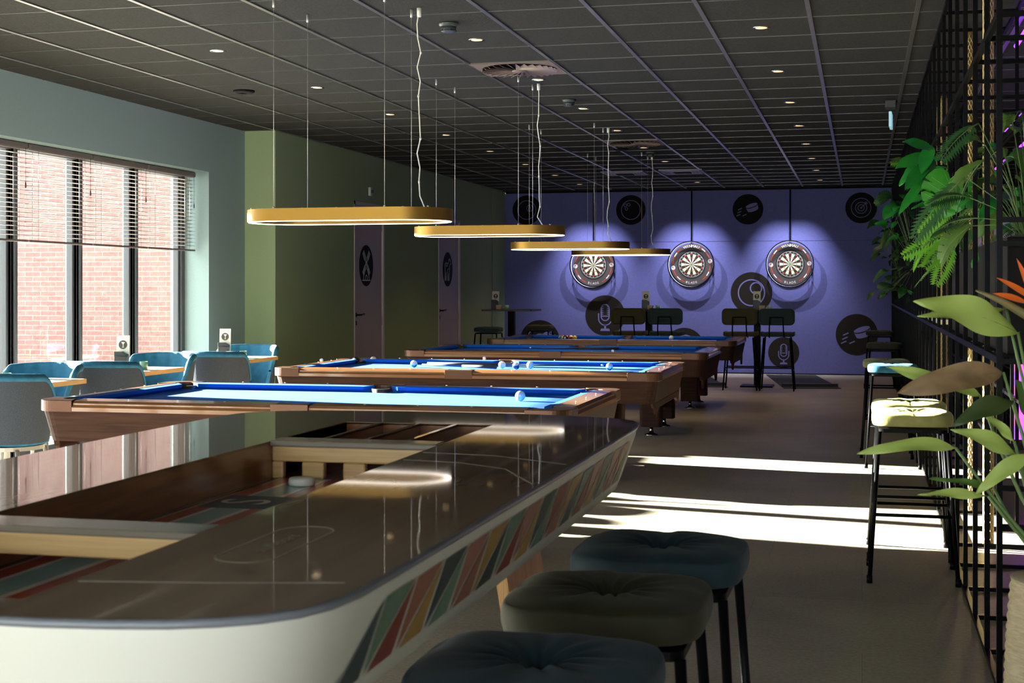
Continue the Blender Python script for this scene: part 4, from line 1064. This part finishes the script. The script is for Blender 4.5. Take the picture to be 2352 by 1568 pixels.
# ------------------------------------------------------------ metal screen on the right
def screen():
    t = thing('metal_screen', 'tall black steel lattice screen running along the right side of the aisle', 'room divider', (SX, 0, 0))
    B = .388; ys = [5.06, 5.55] + [6.12 + .57 * k for k in range(30)]
    ys = [y for y in ys if y < 22.8]
    h = .0095
    for y in ys:
        b = MB(); b.box(-h, h, y - h, y + h, 0, 2.9); b.build('post', 'black_steel', t)
    for y in ys[::2]:
        b = MB(); b.box(B - h, B + h, y - h, y + h, 0, 2.9); b.build('rear_post', 'black_steel', t)
    for z in (.012, 1.11, 2.27, 2.895):
        b = MB(); b.box(-h, h, ys[0], ys[-1], z - .012, z + .012); b.build('long_rail', 'black_steel', t)
    for z in (.012, .36, .73, 1.11, 1.5, 1.9, 2.27, 2.895):
        b = MB(); b.box(B - h, B + h, ys[0], ys[-1], z - .009, z + .009); b.build('long_rail', 'black_steel', t)
    for z in (.012, 1.105, 2.27, 2.895):
        for y in ys[::1]:
            b = MB(); b.box(h, B, y - h, y + h, z - .009, z + .009); b.build('cross_rung', 'black_steel', t)
    for z in (.55, .68, .82, 1.5, 1.58):
        b = MB(); b.box(h, B, ys[0] - h, ys[0] + h, z - .009, z + .009); b.build('cross_rung', 'black_steel', t)
    for z in (.3, .6, .9):
        b = MB(); b.box(B + .5 - h, B + .5 + h, 6, 14, z - .009, z + .009); b.build('long_rail', 'black_steel', t)
    b = MB()
    for y in (5.062,): b.lathe([(.012, 0), (.012, .008), (.006, .01), (.006, .02), (0, .02)], (.05, y, .024), 6)
    b.build('bolt', 'chrome', t)
    return ys
screen()
# second lattice farther right
t = thing('metal_lattice', 'black steel lattice of small rectangles seen through the screen', 'room divider', (1.35, 0, 0))
b = MB()
for k in range(34): y = 6 + .3 * k; b.box(-.008, .008, y - .008, y + .008, 0, 1.05)
for k in range(8): z = .02 + .145 * k; b.box(-.008, .008, 6, 15.9, z - .008, z + .008)
b.build('grid', 'black_steel', t)

def planter(y0, y1, label):
    t = thing('planter_box', label, 'planter', (SX + .20, (y0 + y1) / 2, 1.125), 0, 'black planter boxes in the screen'); h = (y1 - y0) / 2
    b = MB(); b.box(-.17, .17, -h, h, 0, .40); b.build('box', 'ink', t, bevel=.004)
    b = MB(); b.box(-.16, .16, -h + .01, h - .01, .40, .405); b.build('soil', 'rubber', t)
planter(5.12, 8.4, 'black planter box in the metal screen, nearest the camera')
planter(13.2, 15.6, 'black planter box far along the metal screen')
planter(17.6, 20.2, 'black planter box at the far end of the metal screen')
b = MB(); b.box(.02, .37, 9.3, 12.9, 0, .03); tag(b.build('wooden_shelf', 'oak_top', loc=(SX, 0, 1.125)), 'pale wooden shelf between the bars of the screen', 'shelf')
def gcol(x, y, label):
    b = MB(); n = 20; zs = [i * .02 for i in range(146)]
    def ra(k): return .028
    b.tube([(0, 0, z) for z in (0, 2.9)], .0235, 16, 1)
    for s in (1, -1):
        for j in range(10):
            P = [(.027 * math.cos(2 * PI * j / 10 + s * z * 14), .027 * math.sin(2 * PI * j / 10 + s * z * 14), z) for z in [q * .03 for q in range(97)]]
            b.tube(P, .0022, 3)
    tag(b.build('mesh_column', ['gold_mesh', 'gold_core'], loc=(x, y, 0)), label, 'column', 'gold mesh columns in the screen')
defm('gold_core', (.35, .24, .08), .5, .3)
gcol(.64, 9.084, 'gold woven mesh column behind the screen bars, second nearest')
gcol(.64, 12.03, 'gold woven mesh column behind the light blue stool, brightly lit')
gcol(.64, 12.6, 'gold woven mesh column close beside the bright one')
gcol(.64, 17.33, 'gold woven mesh column farther along the screen')
gcol(.64, 7.85, 'gold woven mesh column nearest the camera, low behind the plant')
gcol(.64, 22.2, 'gold woven mesh column at the far end of the screen')

# the dark bowling side beyond the screen
def neon(p, q, r, m, label):
    b = MB(); P, Q = Vector(p), Vector(q); b.tube([(0, 0, 0), Q - P], r, 8); tag(b.build('neon_tube', m, loc=p), label, 'neon light')
neon((.92, 6.3, 2.84), (.92, 9.3, 2.84), .014, 'neon_purple', 'purple neon line at the top right corner of the photo')
neon((1.25, 9.5, 2.5), (1.25, 14.5, 2.5), .012, 'neon_purple', 'thin purple neon line behind the upper screen bars')
neon((1.12, 9.9, 2.6), (1.12, 12.5, 2.6), .014, 'neon_purple', 'purple neon line above the monstera leaf at the right')
t = thing('lane_screen', 'glowing pink and purple screen low behind the plants at the right edge', 'screen', (1.28, 9.0, .42), 0)
b = MB(); b.box(-.42, .42, .0, .04, 0, .54); b.build('casing', 'ink', t)
b = MB()
for k in range(6): b.box(-.40, .40, -.002, 0, .03 + .08 * k, .03 + .08 * (k + 1), k % 2)
b.build('picture', ['neon_purple', 'neon_pink'], t)
t = thing('wall_poster', 'mauve panel with light blue rounded shapes seen between the screen bars', 'poster', (1.15, 15.2, .95), R(-12))
b = MB(); b.box(-.35, .35, 0, .03, 0, 1.1); b.build('panel', 'poster_mauve', t)
b = MB(); F = lambda a, c, h: (a, -h, c)
b.prism([(.10 + .08 * math.cos(R(a)) + .0, .72 + .22 * math.sin(R(a))) for a in range(0, 360, 12)], 0, .004, 0, F); b.prism([(.02, 0.1), (.16, .1), (.16, .4), (.02, .5)], 0, .004, 0, F); b.build('blue_shapes', 'poster_blue', t)

# ------------------------------------------------------------ plants
def leaf_mesh(mb, base, tip, w, nrm=(0, -.3, 1), arch=.03, fold=.15, kind='blade', m=0, mr=1, wav=.0, seed=0, nu=14):
    base, tip, nrm = Vector(base), Vector(tip), Vector(nrm).normalized(); d = tip - base; L = d.length
    side = d.cross(nrm).normalized(); up = side.cross(d).normalized(); rn = random.Random(seed); ph = rn.uniform(0, 6)
    def cen(t): return base + d * t + up * (arch * 4 * t * (1 - t))
    def hw(t):
        if kind == 'heart': return w * (math.sin(PI * min(1, (t * .96 + .04)) ** .62)) ** .75
        return w * (math.sin(PI * t ** .85) ** .8) if 0 < t < 1 else 0
    if kind in ('blade', 'heart'):
        def fn(u, v):
            s = 2 * v - 1; t = u; h = hw(t); p = cen(t) + side * (s * h) + up * (abs(s) * fold * h + wav * math.sin(9 * t + ph + (2 if s > 0 else 0)) * abs(s) ** 2)
            return tuple(p)
        mb.grid(fn, nu, 6, m)
        mb.tube([cen(i / 8) - up * .001 for i in range(9)], [max(.0006, w * .045 * (1 - i / 9)) for i in range(9)], 5, mr)
    elif kind == 'monstera':
        # lobed halves: strips with gaps at the margin
        for s in (-1, 1):
            n = 7
            mb.grid(lambda u, v: tuple(cen(u) + side * (s * v * .45 * hw2(u, w)) + up * (fold * v * .4 * w)), 12, 2, m)
            for k in range(n):
                t0 = .0 + k * .95 / n; t1 = t0 + .95 / n * .86
                def fn(u, v, t0=t0, t1=t1):
                    t = t0 + (t1 - t0) * u; sw = .42 + v * .58; tt = min(1, t + .10 * v)
                    return tuple(cen(tt) + side * (s * sw * hw2(t, w)) + up * (fold * sw * w))
                mb.grid(fn, 3, 4, m)
        mb.tube([cen(i / 6) for i in range(7)], [max(.0008, w * .02)] * 7, 5, mr)
    elif kind == 'palm':
        mb.tube([cen(i / 10) for i in range(11)], [.003 * (1 - i / 13) for i in range(11)], 5, mr)
        n = 15
        for k in range(n):
            t = .12 + .86 * k / n; c = cen(t); dd = (cen(min(1, t + .05)) - c).normalized(); l = w * (math.sin(PI * (t * .85 + .1)) ** .7)
            for s in (-1, 1):
                q = c + side * (s * l) + dd * l * .55 - Vector((0, 0, 1)) * l * .15; ax = (q - c); pr = ax.cross(up).normalized() * (L / n * .42)
                mid = c + ax * .45
                mb.add([tuple(c), tuple(mid + pr), tuple(q), tuple(mid - pr)], [(0, 1, 2, 3)], m, True)
def hw2(t, w): return w * max(.02, math.sin(PI * (t * .9 + .08)) ** .6)
def bush(loc, label, seed, n, kinds, mats_, spread=(.28, .45, .35), size=(.10, .2), lean=-.25, zr=(-.1, .55)):
    t = thing('hanging_plant', label, 'plant', loc, 0, 'plants in the metal screen'); rn = random.Random(seed)
    for kd, mm, cnt in kinds:
        mb = MB()
        for k in range(cnt):
            a = rn.uniform(0, 2 * PI); e = rn.uniform(-.4, 1.1); r = rn.uniform(.5, 1)
            dr = Vector((math.cos(a) * .8 + lean, math.sin(a), 0)); dr.normalize()
            p = Vector((dr.x * spread[0] * r, dr.y * spread[1] * rn.random(), rn.uniform(*zr)))
            q = p * .45 + Vector((0, 0, -.02)); L = rn.uniform(*size) * (1.5 if kd == 'palm' else 1)
            tip = p + dr * L * .8 + Vector((0, 0, rn.uniform(-1.0, .25) * L))
            leaf_mesh(mb, p, tip, L * {'blade': .24, 'heart': .42, 'monstera': .5, 'palm': .30}[kd], (rn.uniform(-.3, .3), -.6, 1), .02, .12, kd, 0, 1, .006, rn.randint(0, 999), 8)
            mb.tube([(q.x * .2, q.y * .6, -.0), tuple(q + Vector((0, 0, .05))), tuple(p)], .0022, 4, 1)
        mb.build('foliage', [mm, 'stem'], t, recalc=False)
    return t
Z0 = 1.53
bush((SX + .22, 6.35, Z0), 'dense mixed foliage growing out of the nearest planter box', 11, 0, [('palm', 'leaf_olive', 12), ('monstera', 'leaf_green', 7), ('blade', 'leaf_green', 22), ('heart', 'leaf_olive', 10)], 0, lean=.15, zr=(-.02, .42), spread=(.17, .5, .3), size=(.09, .16))
bush((SX + .10, 8.0, Z0), 'bright green trailing leaves hanging from the planter into the aisle', 23, 0, [('palm', 'leaf_bright', 11), ('blade', 'leaf_green', 20), ('heart', 'leaf_green', 9), ('monstera', 'leaf_green', 4)], 0, lean=-.55, zr=(-.10, .50), spread=(.24, .45, .3))
bush((SX + .14, 5.45, Z0), 'grassy dark foliage at the right photo edge above the planter', 37, 0, [('palm', 'leaf_dark', 10), ('blade', 'leaf_olive', 14), ('monstera', 'leaf_olive', 4)], 0, lean=.1, zr=(0, .5), spread=(.28, .35, .3))
bush((SX + .05, 14.3, Z0), 'dark foliage hanging from the screen in front of the purple wall', 41, 0, [('heart', 'leaf_green', 14), ('blade', 'leaf_dark', 26), ('monstera', 'leaf_dark', 6)], 0, lean=-.5, zr=(-.25, .75), spread=(.3, .8, .3))
bush((SX + .05, 18.9, Z0), 'dark foliage at the far end of the screen', 43, 0, [('heart', 'leaf_dark', 14), ('blade', 'leaf_dark', 26), ('palm', 'leaf_olive', 6)], 0, lean=-.5, zr=(-.3, .8), spread=(.35, 1.0, .3))

# individual leaves of the plant overhanging the aisle
t = thing('split_leaf_plant', 'big split monstera leaf and glossy leaves reaching out of the screen at mid height', 'plant', (SX + .02, 7.2, Z0))
def LL(name, base, tip, w, mm, **kw):
    mb = MB(); leaf_mesh(mb, base, tip, w, **kw); return mb.build(name, [mm, kw.pop('rib', 'stem')] if False else [mm, 'stem'], t, recalc=False)
def rel(x, y, z): return (x - SX - .02, y - 7.2, z - Z0)
def monstera_leaf(c, r, tilt):
    mb = MB(); base = Vector(rel(*c)); F = lambda a, q: tuple(base + Matrix.Rotation(tilt, 3, 'Y') @ Vector((a * r, -.02 * r - .10 * r * abs(a) + .12 * r * q * q, q * r)))
    for s_ in (-1, 1):
        out = [(0, .62), (.18, .86), (.46, .95), (.74, .80), (.92, .50), (.97, .34), (.62, .24), (.98, .22), (1.0, .0), (.95, -.14), (.58, -.06), (.93, -.26), (.82, -.48), (.74, -.58), (.46, -.34), (.68, -.66), (.46, -.86), (.36, -.93), (.24, -.60), (.28, -.98), (.0, -1.22)]
        n = len(out); rib = [(0, .62 - 1.84 * k / (n - 1)) for k in range(n)]
        vs = []; m_ = 4
        for k in range(n):
            for j in range(m_ + 1):
                f = j / m_; a = out[k][0] * f; q = rib[k][1] + (out[k][1] - rib[k][1]) * f; vs.append(F(s_ * a, q))
        fs = [(k * (m_ + 1) + j, (k + 1) * (m_ + 1) + j, (k + 1) * (m_ + 1) + j + 1, k * (m_ + 1) + j + 1) for k in range(n - 1) for j in range(m_)]
        mb.add(vs, fs, 0, True)
        for k in (2, 4, 7, 11, 15): mb.tube([F(0, rib[k][1]), F(s_ * out[k][0] * .8, rib[k][1] + (out[k][1] - rib[k][1]) * .8)], .0009, 4, 1)
    mb.tube([F(0, .62 - 1.7 * k / 6) for k in range(7)], .0016, 5, 1); mb.tube([F(0, .62), tuple(Vector(F(.3, 1.2)) + Vector((.03, .05, .02))), tuple(Vector(F(1.6, .6)) + Vector((.1, .3, -.1)))], .0022, 5, 1)
    return mb.build('monstera_leaf', ['leaf_monstera', 'leaf_pale'], t, recalc=False)
defm('leaf_monstera', (.025, .26, .012), .4, noise=(.05, .36, .02), nscale=8)
monstera_leaf((.37, 6.85, 1.785), .112, .35)
for bs, tp, w_, mm in (((.33, 7.3, 2.03), (.19, 7.2, 2.06), .028, 'leaf_green'), ((.32, 7.3, 2.0), (.155, 7.2, 1.93), .034, 'leaf_green'), ((.32, 7.3, 1.96), (.20, 7.15, 1.82), .034, 'leaf_green'), ((.33, 7.3, 1.99), (.30, 7.2, 1.84), .03, 'leaf_dark'), ((.33, 7.3, 2.05), (.28, 7.2, 1.90), .032, 'leaf_green'), ((.31, 7.3, 1.9), (.17, 7.2, 1.70), .022, 'leaf_green')):
    LL('glossy_leaf', rel(*bs), rel(*tp), w_ * 1.15, mm, nrm=(-.2, -1, .5), arch=.015, fold=.12, wav=.004)
for bs, tp, w_ in (((.42, 7.1, 1.62), (.18, 7.1, 1.50), .05), ((.42, 7.1, 1.60), (.28, 7.0, 1.44), .055), ((.42, 7.05, 1.56), (.33, 7.0, 1.36), .05), ((.42, 7.0, 1.74), (.26, 7.0, 1.60), .06), ((.46, 6.9, 1.8), (.30, 6.8, 1.72), .05)):
    LL('palm_frond', rel(*bs), rel(*tp), w_, 'leaf_bright', nrm=(0, -1, .4), arch=.01, kind='palm')

# bird of paradise plant in front
t = thing('bird_of_paradise', 'bird of paradise plant with long green leaves and an orange flower, before the screen', 'potted plant', (.50, 3.62, 0))
def rl(p): return (p[0] - .50, p[1] - 3.62, p[2])
def BL(base, tip, w, mm, nrm=(0, -1, .6), arch=.03, fold=.18, wav=.006, root=(.5, 3.62, .62), bend=.04, seed=1):
    mb = MB(); leaf_mesh(mb, rl(base), rl(tip), w, nrm, arch, fold, 'blade', 0, 1, wav, seed, 18); mb.build('leaf', [mm, 'leaf_rib'], t, recalc=False)
    mb = MB(); a, c = Vector(rl(base)), Vector(rl(root)); m_ = a.lerp(c, .45) + Vector((-.02, 0, -bend)); mb.tube([a.lerp(m_, k / 4).lerp(m_.lerp(c, k / 4), k / 4) for k in range(5)], [.0035, .004, .005, .006, .007], 7); mb.build('stem', 'stem', t)
BL((.361, 3.60, 1.244), (.12, 3.50, 1.322), .042, 'leaf_pale', arch=.022, nrm=(0, -1, .5), fold=.05, wav=.010, seed=3, bend=-.05)
BL((.34, 3.66, 1.30), (.13, 3.60, 1.284), .020, 'leaf_pale', arch=-.004, seed=4, bend=-.05)
BL((.326, 3.58, 1.151), (.08, 3.50, 1.102), .036, 'leaf_brown', arch=.018, nrm=(.1, -1, .5), fold=.2, wav=.008, seed=5, bend=-.03)
BL((.279, 3.66, 1.089), (.055, 3.60, 1.158), .020, 'leaf_pale', arch=.012, seed=6)
BL((.346, 3.56, 1.085), (.204, 3.48, 1.030), .026, 'leaf_dark2', arch=.020, seed=7, bend=0) if defm('leaf_dark2', (.035, .06, .015), .5, noise=(.06, .09, .02), nscale=9) is None else 0
BL((.356, 3.587, .954), (.204, 3.53, 1.018), .022, 'leaf_pale', arch=.016, seed=8)
BL((.351, 3.586, .988), (.275, 3.56, 1.060), .012, 'leaf_pale', arch=.003, seed=9)
BL((.216, 3.553, .972), (-.012, 3.46, .961), .018, 'leaf_pale', arch=.028, seed=10, bend=.0)
BL((.385, 3.56, .962), (.258, 3.52, .868), .020, 'leaf_pale', arch=.016, seed=11)
BL((.306, 3.60, .872), (.156, 3.55, .898), .009, 'leaf_olive', arch=.008, seed=12)
BL((.291, 3.571, .857), (.128, 3.52, .863), .012, 'leaf_pale', arch=.009, seed=13, bend=0)
BL((.42, 3.70, 1.02), (.36, 3.66, 1.13), .03, 'leaf_olive', arch=.01, seed=14)
mb = MB(); mb.tube([rl((.262, 3.56, 1.345)), rl((.32, 3.58, 1.322)), rl((.39, 3.6, 1.28)), rl((.46, 3.6, 1.22))], [.002, .009, .012, .007], 8); mb.tube([rl((.46, 3.6, 1.22)), rl((.5, 3.62, .62))], [.007, .008], 8); mb.build('flower_bract', 'flower_bract', t)
mb = MB()
for bs, tp in (((.38, 3.59, 1.315), (.30, 3.56, 1.338)), ((.40, 3.6, 1.32), (.31, 3.57, 1.375)), ((.40, 3.6, 1.31), (.355, 3.57, 1.42)), ((.41, 3.6, 1.30), (.40, 3.58, 1.43))):
    leaf_mesh(mb, rl(bs), rl(tp), .008, (0, -1, .4), .008, .1, 'blade', 0, 0)
mb.build('flower_petals', ['flower_orange'], t, recalc=False)
mb = MB(); P = []
for k in range(56):
    z = .66 * k / 55; r = .108 + .02 * math.sin(PI * z / .7) + .004 * math.sin(k * PI); P.append((r + (.004 if k % 2 else 0), z))
mb.lathe([(0, 0)] + P + [(.02, .66)], (-.04, 0, 0), 28); mb.build('woven_trunk_pot', 'rope', t)

print('objects', len(bpy.data.objects))
